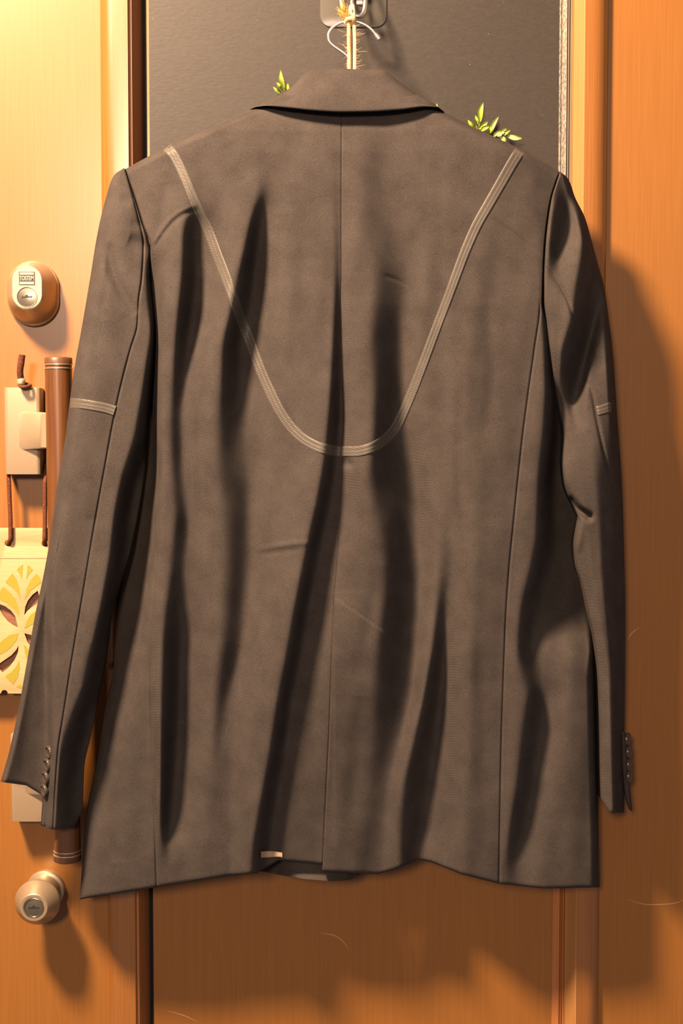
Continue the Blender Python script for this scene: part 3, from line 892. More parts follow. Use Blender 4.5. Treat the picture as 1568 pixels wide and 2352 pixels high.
# ---- collar
def collar():
    top = resample([(576, 249.5), (600, 239), (632, 224), (660, 206), (682, 186), (700, 168), (716, 160), (740, 156.5), (770, 156), (800, 158), (838, 160), (862, 158.5), (880, 161), (892, 168), (922, 191), (960, 217), (996, 238), (1019, 256)], 90)
    bot = resample([(574, 251), (590, 245.5), (612, 243), (660, 248), (720, 254.5), (785, 258), (850, 257), (920, 252.5), (985, 245), (1004, 246), (1020, 258)], 90)
    n = 34
    t = np.linspace(0, 1, n)[:, None]
    u = top[None, :, 0] * (1 - t) + bot[None, :, 0] * t
    v = top[None, :, 1] * (1 - t) + bot[None, :, 1] * t
    c = np.linspace(-1, 1, 90)[None, :]
    hb = 124.5 - 12 * np.abs(c) ** 2 - 30 * np.abs(c) ** 12            # lower edge stands off the back
    ht = 103 - 25 * np.abs(c) ** 2
    h = ht + (hb - ht) * (1 - (1 - t) ** 1.6)
    h = round_to(h, ht - 10, t / 0.16)
    h += -3.5 * np.exp(-((u - 865) / 40) ** 2 - ((v - 190) / 22) ** 2) + 2.0 * np.exp(-((u - 740) / 60) ** 2 - ((v - 205) / 25) ** 2)
    h -= 1.6 * np.exp(-((bot[None, :, 1] - v) / 2.2) ** 2)
    outer = P(u, v, h)
    # under side: back up inside, then the stand
    rows = [outer]
    ub, vb = bot[:, 0], bot[:, 1]
    for dv, dh in ((-1, -3.0), (-8, -4.2), (-30, -8)):
        k = np.clip(-dv / 40, 0, 1)
        rows.append(P(ub * (1 - k) + top[:, 0] * k, np.maximum(vb + dv, top[:, 1] + 2), (hb + dh)[0])[None])
    inn = P(top[:, 0], top[:, 1] + 5, (ht - 18)[0])[None]
    inn2 = P(top[:, 0], top[:, 1] + 60 * (1 - np.abs(c[0]) ** 2) + 2, (ht - 20)[0])[None]
    V = np.concatenate([inn2, inn] + rows, 0)
    grid_obj('collar', V, FABRIC, jacket)


collar()


# ---- sleeves
def sleeve(name, keyL, keyR, counts, nr, raster, front, wL, eL, wR, eR, keys=None, seams=(), gather=None):
    keys = keys or [keyL, keyR]
    u, v = panel_uv(keys, counts, nr, gather or [(True, True)] * (len(keys) - 1))
    nc = u.shape[1]
    h = raster(u, v)
    ul, ur = u[:, :1], u[:, -1:]
    WL = np.interp(v, *wL); WR = np.interp(v, *wR); EL = np.interp(v, *eL); ER = np.interp(v, *eR)
    half = (ur - ul) / 2 + 1e-6
    h = np.where(u - ul < WL, round_to(h, np.minimum(EL, h - 1), (u - ul) / np.minimum(WL, half)), h)
    h = np.where(ur - u < WR, round_to(h, np.minimum(ER, h - 1), (ur - u) / np.minimum(WR, half)), h)
    for k, d, w in seams:
        h = h + seam(u, k, v, d, w)
    hemv = v[-1][None, :]
    h = h - 2.0 * np.exp(-((hemv - v) / 3.0) ** 2)
    e = np.clip(np.minimum(u - ul, ur - u) / (half * 0.8), 0, 1)
    hf0 = np.interp(v, *front)
    hf = np.minimum(h - 2.0, round_to(hf0, np.minimum(h, (h + hf0) / 2), e))
    Vb = P(u, v, h); Vf = P(u, v, hf)
    # back goes left to right, front returns: one ring per row
    ring = np.concatenate([Vb, Vf[:, ::-1]], 1)
    nrr, ncc = ring.shape[:2]
    verts = list(ring.reshape(-1, 3)); faces = grid_faces(nrr, ncc, 0, True)
    o = make(name, verts, faces, FABRIC, jacket)
    return o, (lambda uu, vv: raster(uu, vv))


# left sleeve
SL = Key([(284, 386), (262, 402), (245, 448), (225, 530), (205, 650), (188, 750), (170, 850), (159, 930), (149, 1010), (131, 1120), (116, 1230), (100, 1320), (81, 1410), (60, 1530), (40, 1640), (20, 1730), (1, 1796)])
SLc = Key([(285, 386.5), (272, 420), (262, 470), (250, 560), (236, 700), (222, 830), (205, 960), (180, 1080), (150, 1180), (127, 1260), (116, 1340), (114, 1420), (116, 1600), (116, 1700), (108, 1770), (96, 1826)])
SLd = Key([(285, 386.8), (274, 420), (265, 470), (254, 560), (241, 700), (227, 830), (210, 960), (185, 1080), (155, 1180), (132, 1260), (121, 1340), (119, 1420), (121, 1600), (122, 1700), (114, 1790), (104, 1900)])
SLb = Key([(284.5, 386.2), (268, 410), (254, 460), (238, 545), (222, 675), (205, 790), (188, 905), (170, 1020), (140, 1150), (121, 1245), (108, 1330), (98, 1415), (88, 1565), (78, 1670), (70, 1750), (60, 1804)])
SLs = Key([(287, 388), (300, 430), (318, 500), (330, 560), (326, 640), (319, 690), (316, 745), (299, 805), (276, 895), (264, 950), (240, 1080), (215, 1220), (190, 1370), (165, 1520), (145, 1650), (134, 1720), (128, 1800), (122, 1906)])
SR = Key([(288, 388), (298, 420), (310, 455), (328, 515), (345, 570), (348, 640), (355, 700), (358, 760), (356, 830), (350, 900), (341, 1000), (330, 1100), (303, 1250), (275, 1350), (262, 1392), (248, 1490), (223, 1620), (209, 1690), (194, 1760), (192, 1800), (190, 1850), (172, 1900)])
us2 = np.arange(-20, 380, 2.0); vs2 = np.arange(380, 1931, 2.0)
bl = lambda v: float(np.interp(v, [380, 420, 500, 650, 800, 1000, 1300, 1600, 1800, 1930], [84, 98, 108, 112, 115, 117, 119, 119, 117, 115]))


def rel(d, b): return {v: (u, b(v) + r) for v, (u, r) in d.items()}


lf = [rel(d, bl) for d in [
    {380: (240, 0), 450: (235, -2), 650: (195, -3), 850: (160, -4), 1010: (139, -4), 1120: (121, -5), 1230: (104, -6), 1320: (88, -6), 1530: (48, -6), 1730: (8, -7), 1930: (-18, -8)},
    {380: (255, 0), 450: (258, 0), 650: (235, 2), 850: (205, 2), 1010: (180, 2), 1120: (145, -2), 1230: (114, -8), 1320: (104, -12), 1420: (98, -16), 1530: (82, -18), 1730: (62, -22), 1800: (56, -23), 1930: (48, -24)},
    {380: (262, 0), 450: (266, 0), 650: (245, 2), 850: (216, 3), 1010: (195, 3), 1120: (165, 1), 1230: (125, -5), 1280: (112, -11), 1320: (108, -14), 1420: (104, -18), 1600: (106, -23), 1700: (107, -26), 1770: (101, -27), 1930: (88, -28)},
    {380: (270, 0), 450: (276, 0), 650: (258, 3), 850: (230, 4), 1010: (206, 3), 1120: (178, 2), 1230: (137, 0), 1280: (126, 0), 1320: (122, 0), 1420: (120, 0), 1600: (123, 0), 1700: (126, 0), 1770: (122, -2), 1830: (118, -6), 1930: (112, -8)},
    {380: (284, 0), 450: (300, -4), 560: (322, -6), 640: (316, 2), 690: (312, 4), 745: (310, 4), 805: (294, 4), 900: (272, 3), 1080: (238, 3), 1220: (213, 2), 1370: (188, 2), 1520: (163, 2), 1650: (143, 2), 1720: (134, 1), 1800: (130, -3), 1930: (122, -6)},
    # crest where the sleeve starts to turn away
    {380: (290, 0), 450: (309, -8), 560: (340, -12), 640: (334, -3), 690: (336, 1), 745: (344, 2), 780: (346, 2), 830: (334, 3), 900: (324, 3), 1014: (304, 3), 1100: (276, 3), 1184: (258, 3), 1300: (246, 3), 1400: (228, 3), 1500: (206, 3), 1600: (180, 2), 1650: (158, 2), 1700: (144, 0), 1800: (136, -6), 1930: (128, -8)},
    {380: (296, -4), 450: (315, -14), 560: (348, -18), 640: (346, -14), 690: (350, -14), 745: (358, -16), 830: (358, -22), 900: (352, -28), 1014: (342, -34), 1100: (318, -40), 1184: (300, -40), 1300: (288, -40), 1400: (262, -36), 1500: (242, -34), 1600: (222, -36), 1700: (196, -42), 1800: (178, -36), 1930: (168, -30)},
    {380: (310, -10), 640: (365, -26), 900: (368, -40), 1100: (350, -46), 1300: (310, -46), 1400: (282, -44), 1500: (262, -42), 1700: (220, -46), 1930: (200, -44)},
]]
H2 = feat_raster(lf, us2, vs2, 9)
H2 = blur(H2, 1.4, 1)
U2, V2 = np.meshgrid(us2, vs2)
H2 += 0.6 * np.sin(.05 * U2 + .011 * V2) + 0.4 * np.sin(.09 * U2 - .02 * V2 + 1)
crease(H2, us2, vs2, [(246, 560), (256, 610), (272, 655), (298, 698), (314, 722)], -4.5, 13)
crease(H2, us2, vs2, [(230, 590), (242, 640), (262, 690), (286, 730)], 2.0, 16)
crease(H2, us2, vs2, [(350, 580), (325, 560), (296, 548)], -3.6, 16)
crease(H2, us2, vs2, [(345, 530), (325, 516), (300, 512)], -1.6, 12)
crease(H2, us2, vs2, [(262, 462), (285, 460), (300, 470)], -2.0, 13)
crease(H2, us2, vs2, [(190, 1110), (200, 1150), (205, 1190)], 1.4, 18)
crease(H2, us2, vs2, [(165, 1330), (185, 1390), (190, 1450)], -1.6, 16)
crease(H2, us2, vs2, [(215, 1480), (200, 1540), (190, 1580)], -2.0, 13)
sl_h = Raster(us2, vs2, H2)
left_sleeve, _ = sleeve('sleeve', SL, SR, [18, 12, 8, 40, 46], 360, sl_h,
                        ([380, 450, 560, 760, 830, 1930], [76, 70, 68, 70, 74, 74]),
                        ([380, 450, 1100, 1300, 1930], [26, 34, 26, 14, 12]), ([380, 450, 830, 1930], [76, 78, 84, 88]),
                        ([380, 560, 640, 1930], [3, 4, 12, 12]), ([380, 560, 640, 830, 1930], [80, 94, 74, 76, 76]),
                        keys=[SL, SLb, SLc, SLd, SLs, SR], seams=[(SLs, 1.8, 2.6)], gather=[(True, False), (False, False), (False, False), (False, True), (True, False)])

# right sleeve
TL = Key([(1285, 395), (1275, 425), (1266, 455), (1257, 510), (1251, 570), (1248, 640), (1248, 690), (1253, 740), (1259, 800), (1268, 880), (1276, 930), (1287, 1000), (1285, 1060), (1290, 1110), (1306, 1150), (1318, 1172), (1324, 1186), (1321, 1200), (1312, 1250), (1316, 1290), (1330, 1335), (1344, 1400), (1360, 1470), (1366, 1540), (1368, 1620), (1370, 1750), (1373, 1826)])
TM = Key([(1287, 395), (1300, 450), (1304, 520), (1302, 600), (1304, 690), (1310, 800), (1320, 930), (1340, 1060), (1350, 1180), (1352, 1290), (1372, 1400), (1386, 1540), (1390, 1700), (1400, 1867)])
TR = Key([(1288, 396), (1302, 407), (1321, 455), (1343, 500), (1357, 548), (1371, 600), (1386, 655), (1396, 722), (1405, 790), (1413, 900), (1420, 1000), (1427, 1100), (1432, 1250), (1435, 1400), (1434, 1600), (1433, 1680), (1435, 1750), (1433, 1866)])
us3 = np.arange(1230, 1462, 1.5); vs3 = np.arange(386, 1896, 2.0)
rf = [
    {386: (1240, 76), 460: (1262, 84), 560: (1250, 92), 690: (1247, 98), 800: (1258, 92), 870: (1266, 84), 930: (1276, 66), 1000: (1286, 62), 1060: (1284, 68), 1110: (1289, 70), 1150: (1304, 70), 1200: (1318, 66), 1300: (1318, 64), 1400: (1340, 62), 1540: (1364, 58), 1896: (1370, 56)},
    {386: (1260, 77), 460: (1270, 90), 500: (1263, 94), 540: (1260, 96), 590: (1257, 97), 640: (1256, 98), 700: (1258, 99), 740: (1262, 98), 800: (1267, 96), 870: (1273, 88), 930: (1280, 70), 1000: (1292, 74), 1060: (1290, 82), 1110: (1296, 84), 1150: (1312, 83), 1200: (1326, 80), 1250: (1318, 80), 1300: (1324, 78), 1400: (1350, 76), 1540: (1370, 72), 1700: (1376, 72), 1896: (1380, 70)},
    {386: (1280, 77), 460: (1306, 72), 500: (1308, 70), 540: (1300, 72), 590: (1284, 84), 640: (1286, 97), 700: (1288, 101), 740: (1290, 102), 800: (1278, 99), 870: (1279, 89), 930: (1290, 72), 1000: (1304, 82), 1060: (1302, 88), 1110: (1306, 90), 1150: (1320, 89), 1200: (1334, 84), 1250: (1328, 84), 1300: (1334, 82), 1400: (1358, 80), 1540: (1380, 79), 1700: (1386, 79), 1896: (1390, 77)},
    {386: (1290, 76), 460: (1316, 71), 500: (1326, 80), 540: (1336, 86), 590: (1330, 91), 640: (1320, 100), 700: (1312, 104), 740: (1308, 105), 800: (1288, 102), 870: (1284, 90), 930: (1298, 74), 1000: (1316, 86), 1060: (1320, 91), 1110: (1324, 92), 1150: (1332, 91), 1200: (1342, 88), 1300: (1348, 86), 1400: (1368, 84), 1540: (1390, 83), 1700: (1396, 83), 1896: (1398, 81)},
    {386: (1294, 74), 460: (1324, 68), 500: (1338, 72), 540: (1352, 72), 590: (1368, 60), 640: (1378, 56), 700: (1376, 56), 740: (1364, 56), 800: (1350, 56), 870: (1332, 58), 930: (1312, 70), 1000: (1326, 88), 1060: (1332, 92), 1110: (1338, 93), 1150: (1344, 92), 1200: (1352, 90), 1300: (1360, 88), 1400: (1376, 86), 1540: (1396, 85), 1700: (1402, 85), 1896: (1406, 83)},
    {386: (1300, 70), 460: (1334, 66), 540: (1366, 66), 590: (1380, 57), 640: (1389, 57), 700: (1391, 64), 740: (1380, 68), 800: (1368, 74), 870: (1352, 80), 930: (1350, 86), 1000: (1354, 90), 1060: (1360, 93), 1110: (1364, 93), 1150: (1368, 92), 1200: (1372, 91), 1300: (1376, 88), 1400: (1386, 86), 1540: (1402, 84), 1700: (1407, 83), 1896: (1412, 80)},
    {386: (1310, 64), 460: (1344, 60), 540: (1378, 60), 590: (1386, 58), 640: (1394, 60), 700: (1398, 68), 740: (1398, 72), 800: (1400, 76), 870: (1402, 80), 1000: (1398, 84), 1150: (1392, 84), 1300: (1400, 76), 1540: (1414, 70), 1700: (1418, 68), 1896: (1420, 66)},
    {386: (1330, 58), 540: (1400, 50), 640: (1410, 52), 740: (1418, 58), 870: (1422, 60), 1000: (1424, 62), 1150: (1424, 60), 1300: (1428, 54), 1540: (1430, 52), 1896: (1434, 50)},
]
H3 = feat_raster(rf, us3, vs3, 7)
H3 += np.interp(vs3, [386, 420, 600, 900, 1400, 1896], [20, 20, 24, 20, 12, 6])[:, None]
H3 = blur(H3, 1.4, 1)
U3, V3 = np.meshgrid(us3, vs3)
H3 += 0.5 * np.sin(.08 * U3 + .017 * V3)
crease(H3, us3, vs3, [(1310, 1150), (1330, 1172), (1352, 1186)], -13, 8, False)
crease(H3, us3, vs3, [(1252, 612), (1275, 640), (1300, 680), (1318, 730), (1330, 758)], -2.6, 4.5)
crease(H3, us3, vs3, [(1336, 1200), (1330, 1240), (1324, 1270)], 2.0, 8)
crease(H3, us3, vs3, [(1345, 870), (1360, 905), (1368, 950), (1385, 1030), (1405, 1110)], -2.6, 4)
crease(H3, us3, vs3, [(1252, 690), (1262, 780), (1268, 880)], -1.8, 3)
sr_h = Raster(us3, vs3, H3)
right_sleeve, _ = sleeve('sleeve', TL, TR, [50, 60], 360, sr_h,
                         ([386, 450, 560, 760, 1896], [76, 64, 54, 44, 34]),
                         ([386, 690, 900, 1000, 1896], [4, 4, 8, 10, 10]), ([386, 690, 900, 1000, 1896], [84, 96, 66, 50, 46]),
                         ([386, 500, 640, 1000, 1300, 1896], [14, 22, 22, 20, 28, 24]), ([386, 450, 560, 760, 1896], [78, 70, 62, 52, 42]),
                         keys=[TL, TM, TR], gather=[(True, False), (False, True)])


# ---- ribbon tape on the back and round the sleeves
def ribbon(name, line, width, hfun, parent, mat=RIBBON, n=120, lift=0.8, nc=13, wlist=None, extra=0.0):
    L = resample(line, n)
    T = np.gradient(L, axis=0); T /= np.linalg.norm(T, axis=1)[:, None]
    N = np.stack([-T[:, 1], T[:, 0]], 1)
    w = np.full(n, width) if wlist is None else np.interp(np.linspace(0, 1, n), *wlist)
    s = np.linspace(-1, 1, nc)
    u = L[:, :1] + N[:, :1] * s[None] * w[:, None] / 2
    v = L[:, 1:] + N[:, 1:] * s[None] * w[:, None] / 2
    prof = lift + 0.25 * (1 - s ** 4) - 0.45 * np.exp(-((s - .42) / .10) ** 2) - 0.45 * np.exp(-((s + .18) / .10) ** 2)
    prof[0] = prof[-1] = -0.6
    h = hfun(u, v) + prof[None] + extra
    o = grid_obj(name, P(u, v, h), mat, parent)
    return o


def tape_h(u, v): return shoulder(u, v, body_h(u, v))


trim = ribbon('trim_tape', [(384, 338), (398, 355), (412, 380), (430, 420), (446, 458), (460, 490), (478, 530), (500, 590), (522, 646), (546, 710), (570, 775), (590, 830), (613, 885), (640, 940), (670, 984), (705, 1014), (745, 1031), (783, 1037),
                            (815, 1037), (845, 1031), (880, 1013), (905, 988), (929, 940), (950, 890), (975, 825), (1000, 758), (1025, 692), (1048, 630), (1070, 572), (1095, 516), (1120, 472), (1150, 420), (1174, 378), (1193, 347)], 25, tape_h, jacket, n=300,
              wlist=([0, .05, .5, .75, 1], [25, 24, 26, 22, 27]))
trim['label'] = 'pale grey stitched tape in a long U'
def left_h(u, v):
    ul = pchip(SL.v, SL.u, v)
    return np.where(u - ul < 28, round_to(sl_h(u, v), 85, np.clip((u - ul) / 28, 0.02, 1)), sl_h(u, v))
b1 = ribbon('sleeve_band', [(161, 926), (180, 927), (215, 932), (245, 938), (263, 944)], 25, left_h, left_sleeve, n=40, extra=-0.2)
b1['label'] = 'pale grey stitched band'
# wrap: follow the sleeve's rounded outer edge
def right_h(u, v):
    ur = pchip(TR.v, TR.u, v)
    return np.where(ur - u < 20, round_to(sr_h(u, v), 38, (ur - u) / 20), sr_h(u, v))
b2 = ribbon('sleeve_band', [(1370, 944), (1385, 940), (1400, 935), (1412, 931)], 24, right_h, right_sleeve, n=40, extra=-0.2)
b2['label'] = 'pale grey stitched band'

# ---- cuffs: buttons and the under flap of the right cuff
def button(u, v, h, r, axis, parent, n=24):
    """domed four-hole button: lathe about axis"""
    c = pt(u, v, h)
    a = Vector(axis).normalized()
    x = a.orthogonal().normalized(); y = a.cross(x)
    rings = []
    for rr, hh in ((.75, -1.1), (1.0, -.7), (1.0, .2), (.92, .65), (.80, .75), (.70, .45), (.5, .25), (.05, .2)):
        rings.append([c + (x * math.cos(t) + y * math.sin(t)) * (rr * r) + a * (hh * r * .33) for t in np.linspace(0, 2 * math.pi, n, endpoint=False)])
    o = rings_obj('cuff_button', [[tuple(p) for p in q] for q in rings], PEWTER, parent, cap0=True, cap1=True, sharp=60)
    return o


for i, (u, v) in enumerate([(112, 1727), (108, 1757), (104, 1786), (101, 1815)]):
    button(u, v, 104 - i * .5, 0.0064, (-0.80, -0.55, -0.12), left_sleeve)
for i, (u, v) in enumerate([(1442, 1698), (1445, 1727), (1446, 1756), (1446, 1783)]):
    button(u, v, 58, 0.0070, (0.85, -0.45, 0.0), right_sleeve)


def flap(name, left, right, h, th, parent):
    n, m = 30, 8
    t = np.linspace(0, 1, n); kl, kr = Key(left), Key(right)
    ul, vl = kl.at(t); ur, vr = kr.at(t)
    c = np.linspace(0, 1, m)[None]
    u = ul[:, None] * (1 - c) + ur[:, None] * c; v = vl[:, None] * (1 - c) + vr[:, None] * c
    hh = h + th / 2 * np.sqrt(np.clip(1 - (2 * c - 1) ** 2, 0, 1)) + 0 * u
    hb = h - th / 2 * np.sqrt(np.clip(1 - (2 * c - 1) ** 2, 0, 1)) + 0 * u
    ring = np.concatenate([P(u, v, hh), P(u, v, hb)[:, ::-1]], 1)
    nr, nc = ring.shape[:2]
    verts = list(ring.reshape(-1, 3)); faces = grid_faces(nr, nc, 0, True)
    L = (nr - 1) * nc
    faces += [tuple(L + j for j in range(nc))]
    return make(name, verts, faces, FABRIC, parent)


flap('cuff_flap', [(1424, 1680), (1428, 1760), (1435, 1830), (1444, 1860)], [(1434, 1680), (1440, 1700), (1443, 1770), (1449, 1840), (1451.5, 1863)], 52, 9, right_sleeve)
flap('cuff_flap', [(108, 1720), (103, 1790), (97, 1850), (94, 1896)], [(122, 1720), (118, 1790), (112, 1850), (106, 1900)], 90, 10, left_sleeve)

# ---- care label showing at the hem
def care_label():
    u = np.linspace(599, 648, 14)[None] + np.zeros((6, 1)); c = np.linspace(0, 1, 14)[None]; t = np.linspace(0, 1, 6)[:, None]
    v = 1956 + 2.5 * c + 2.0 * np.sin(c * math.pi) * -1 + t * (14 - 2 * c + 1.2 * np.sin(c * 5))
    h = body_h(u, v) + 4.0 + 6 * c
    fr = P(u, v, h); bk = P(u, v, h - 0.8)
    V = np.concatenate([fr, bk[::-1]], 0)
    o = make('care_label', V.reshape(-1, 3), grid_faces(12, 14), LABELCLOTH, jacket)
    o['label'] = 'small tan care label at the back hem'


care_label()

# ------------------------------------------------------------------ coat hanger, twine, adhesive hook
hanger = empty('coat_hanger', tuple(P(802, 230, 54)), 'chrome wire coat hanger hook sticking out above the jacket collar', 'hanger')
hk = [(802, 262), (802, 200), (801, 150), (801, 138)]
tube('hook_shaft', P([q[0] for q in hk], [q[1] for q in hk], 76), 0.0024, CHROME, hanger, seg=24)
wl = [(801, 140), (800, 133), (794, 126), (778, 114), (763, 103), (755, 92), (754, 81), (759, 69), (771, 58), (786, 51), (800, 49), (818, 50), (836, 56), (851, 66), (861, 77), (868, 86)]
tube('hook', P([q[0] for q in wl], [q[1] for q in wl], 76), 0.0015, CHROME, hanger, n=14, seg=90)
tube('hook_tip', P([862, 866, 871], [78, 83, 90], 76), [0.0021, 0.0025, 0.0025], CHROME, hanger, n=14)
for s, ue, ve in ((-1, 400, 372), (1, 1175, 378)):
    tube('hanger_arm', P([802, 802 + s * 60, (802 + ue) / 2, ue], [270, 278, (285 + ve) / 2, ve], [80, 80, 80, 82]), [0.009, 0.010, 0.0095, 0.008], HANGERWOOD, hanger, seg=24, flat=0.8)


def twine():
    r = empty('hemp_twine', tuple(P(805, 160, 62)), 'frayed hemp twine loop tied round the chrome hanger hook', 'twine')
    rr = 0.0020
    tube('strand', P([800, 801, 801, 802, 802], [40, 70, 100, 135, 185], 81), rr, TWINE, r, seg=60, twist=.35, n=10)
    tube('strand', P([812, 814, 815, 815, 814], [34, 70, 100, 135, 185], 81), rr, TWINE, r, seg=60, twist=.35, n=10)
    tube('knot', P([793, 798, 806, 812, 808, 800, 795], [52, 44, 42, 48, 54, 52, 46], [80, 84, 86, 84, 80, 78, 81]), 0.0022, TWINE, r, seg=40, n=10)
    tube('strand', P([803, 805, 809, 813], [44, 14, 12, 38], [80, 60, 60, 80]), 0.0016, TWINE, r, seg=40, n=10)
    # tuft of loose ends
    bm_v, bm_f = [], []
    def hair(p0, p1, p2, rad):
        q = resample([p0, p1, p2], 7)
        T = np.gradient(q, axis=0); T /= np.linalg.norm(T, axis=1)[:, None]
        N = np.cross(T, [0, 1, 0.1]); N /= np.linalg.norm(N, axis=1)[:, None]
        B = np.cross(T, N)
        off = len(bm_v)
        for i in range(7):
            k = rad * (1 - .75 * i / 6)
            for a in (0, 2.09, 4.19):
                bm_v.append(q[i] + k * (math.cos(a) * N[i] + math.sin(a) * B[i]))
        bm_f.extend(grid_faces(7, 3, off, True))
    for i in range(90):
        a = rng.uniform(0, 1)
        e = (787 + rng.normal(0, 6), 14 + rng.normal(0, 8), 82 + rng.normal(0, 4)) if a < .8 else (776 + rng.normal(0, 4), 24 + rng.normal(0, 5), 82 + rng.normal(0, 4))
        s = (797 + rng.normal(0, 2), 42 + rng.normal(0, 2), 81)
        m = ((s[0] + e[0]) / 2 + rng.normal(0, 3), (s[1] + e[1]) / 2 + rng.normal(0, 3), 83)
        hair(P(*s), P(*m), P(*e), 0.00040)
    tf = make('tuft', bm_v, bm_f, TUFT, r); tf['kind'] = 'stuff'; tf['label'] = 'frayed orange hemp tuft'
    bm_v, bm_f = [], []
    for i in range(46):
        v0 = rng.uniform(50, 155); side = rng.choice([-1, 1]); u0 = 801 if side < 0 else 815
        ln = rng.uniform(6, 16) if rng.random() < .85 else rng.uniform(18, 30)
        dv = rng.uniform(-10, 8)
        hair(P(u0, v0, 82), P(u0 + side * ln * .5, v0 + dv * .3, 83 + rng.normal(0, 2)), P(u0 + side * ln, v0 + dv, 83 + rng.normal(0, 3)), 0.00017)
    for p in ([(797, 40), (785, 42), (772, 40)], [(797, 46), (786, 44), (776, 47)], [(800, 118), (788, 104), (775, 98)], [(800, 112), (794, 118), (789, 119)]):
        hair(*[P(a, b, 83) for a, b in p], 0.0002)
    ff = make('loose_fibres', bm_v, bm_f, TWINE, r); ff['kind'] = 'stuff'


twine()


def adhesive_hook():
    r = empty('adhesive_hook', tuple(P(811, 0, -8)), 'clear square adhesive hook with chrome ring stuck on the blackboard', 'hook')
    x0, x1 = ortho(735.5, 30, -9)[0], ortho(886.5, 30, -9)[0]; zb = ortho(810, 62, -9)[1]; zt = zb + (x1 - x0)
    rad = 0.012
    ring = []
    for cx, cz, a0 in ((x1 - rad, zb + rad, -90), (x1 - rad, zt - rad, 0), (x0 + rad, zt - rad, 90), (x0 + rad, zb + rad, 180)):
        for a in np.linspace(a0, a0 + 90, 10):
            ring.append((cx + rad * math.cos(math.radians(a)), cz + rad * math.sin(math.radians(a))))
    p = filled('backing_plate', ring, [], 0.0079, 0.0014, ACRYLIC, r, bevel=0.0004)
    p['label'] = 'clear square plastic plate'
    # chrome boss and swivel ring
    c = ((x0 + x1) / 2, zb + 0.045)
    rings_obj('boss', [circle(c, .016, .0079), circle(c, .016, .003), circle(c, .013, -.004), circle(c, .009, -.010), circle(c, .002, -.012)], CHROME, r, sharp=40)
    q = [(784, -60, 6), (783, -30, 14), (784, 0, 30), (787, 22, 36), (796, 35, 40), (812, 38, 40), (826, 37, 40), (836, 28, 36), (839, 8, 30), (840, -30, 14), (838, -60, 6)]
    tube('ring', P(*np.array(q, float).T), 0.0022, CHROME, r, n=14, seg=90)
    q2 = [(809, -40, 0), (809, -10, 22), (808, 8, 40), (809, 20, 62), (809, 36, 76), (808, 50, 74), (806, 52, 70)]
    tube('hook_arm', P(*np.array(q2, float).T), 0.0016, CHROME, r, n=14, seg=60)
    tube('swivel', P([818, 832], [8, 8], [20, 20]), 0.0034, CHROME, r, n=18)


adhesive_hook()


# ------------------------------------------------------------------ leaf sprigs tucked behind the jacket
def sprig(leaves, node, foot, label, mats, hz=2.0):
    r = empty('leaf_sprig', tuple(P(foot[0], foot[1], hz)), label, 'leaves', 'leaf sprigs behind the jacket shoulders')
    tube('stem', P([foot[0], (foot[0] + node[0]) / 2 + 3, node[0]], [foot[1], (foot[1] + node[1]) / 2, node[1]], [hz, hz, hz]), [.0011, .0009, .0006], STEM, r, seg=14, n=8)
    for i, (tip, bs, w) in enumerate(leaves):
        tip, bs = np.array(tip, float), np.array(bs, float)
        d = tip - bs; ln = np.linalg.norm(d); nrm = np.array([-d[1], d[0]]) / ln
        n, m = 16, 7
        t = np.linspace(0, 1, n)[:, None]; s = np.linspace(-1, 1, m)[None]
        wd = w / 2 * np.sin(np.pi * np.clip(t, .0, 1) ** 0.85) ** 0.9 + 0.25
        bend = 0.06 * ln * np.sin(np.pi * t) * (1 if i % 2 else -1)
        u = bs[0] + d[0] * t + nrm[0] * (s * wd + bend); v = bs[1] + d[1] * t + nrm[1] * (s * wd + bend)
        h = hz + 1.0 + 5.0 * np.sin(np.pi * t * .8) + 1.4 * s ** 2 + i * 0.9
        fr = P(u, v, h); bk = P(u, v, h - 0.5)
        V = np.concatenate([fr, bk[::-1]], 0)
        make('leaf', V.reshape(-1, 3), grid_faces(2 * n, m), mats[i % len(mats)], r)
        tube('petiole', P([node[0], bs[0], bs[0] + d[0] * .2], [node[1], bs[1], bs[1] + d[1] * .2], [hz, hz + .8 + i * .9, hz + 2.2 + i * .9]), [.0006, .0005, .0003], STEM, r, seg=8, n=6)


sprig([((643.5, 160), (652, 202), 11), ((634.5, 189), (648, 206), 8), ((627, 199), (646, 213), 8), ((660, 190), (655, 214), 9)], (654, 216), (668, 300),
      'small lime green leaf sprig peeking out left of the jacket collar', [LEAF])
sprig([((1109, 234), (1101.5, 282), 13), ((1091, 265), (1094, 288), 9), ((1073.5, 275), (1094, 296), 9), ((1120, 277), (1097, 296), 11), ((1126, 289), (1102, 301), 10)], (1096, 302), (1086, 380),
      'upright lime green leaf sprig over the right jacket shoulder, nearer the collar', [LEAF])
sprig([((1145, 267), (1125, 307), 10), ((1163, 294), (1135, 313), 11), ((1172, 298), (1152, 313), 9), ((1200, 317), (1163, 311), 11), ((1162, 325), (1149, 315), 9), ((1126, 288), (1121, 308), 10), ((1150, 300), (1132, 314), 8)], (1128, 318), (1110, 400),
      'pale green spreading leaf sprig over the right jacket shoulder, nearer the sleeve', [LEAF_PALE, LEAF_PALE, LEAF], hz=4.0)
sprig([((1002, 236), (1006, 262), 8), ((1012, 252), (1008, 272), 8)], (1008, 274), (1004, 340),
      'tiny green leaf tip showing at the right end of the collar', [LEAF])


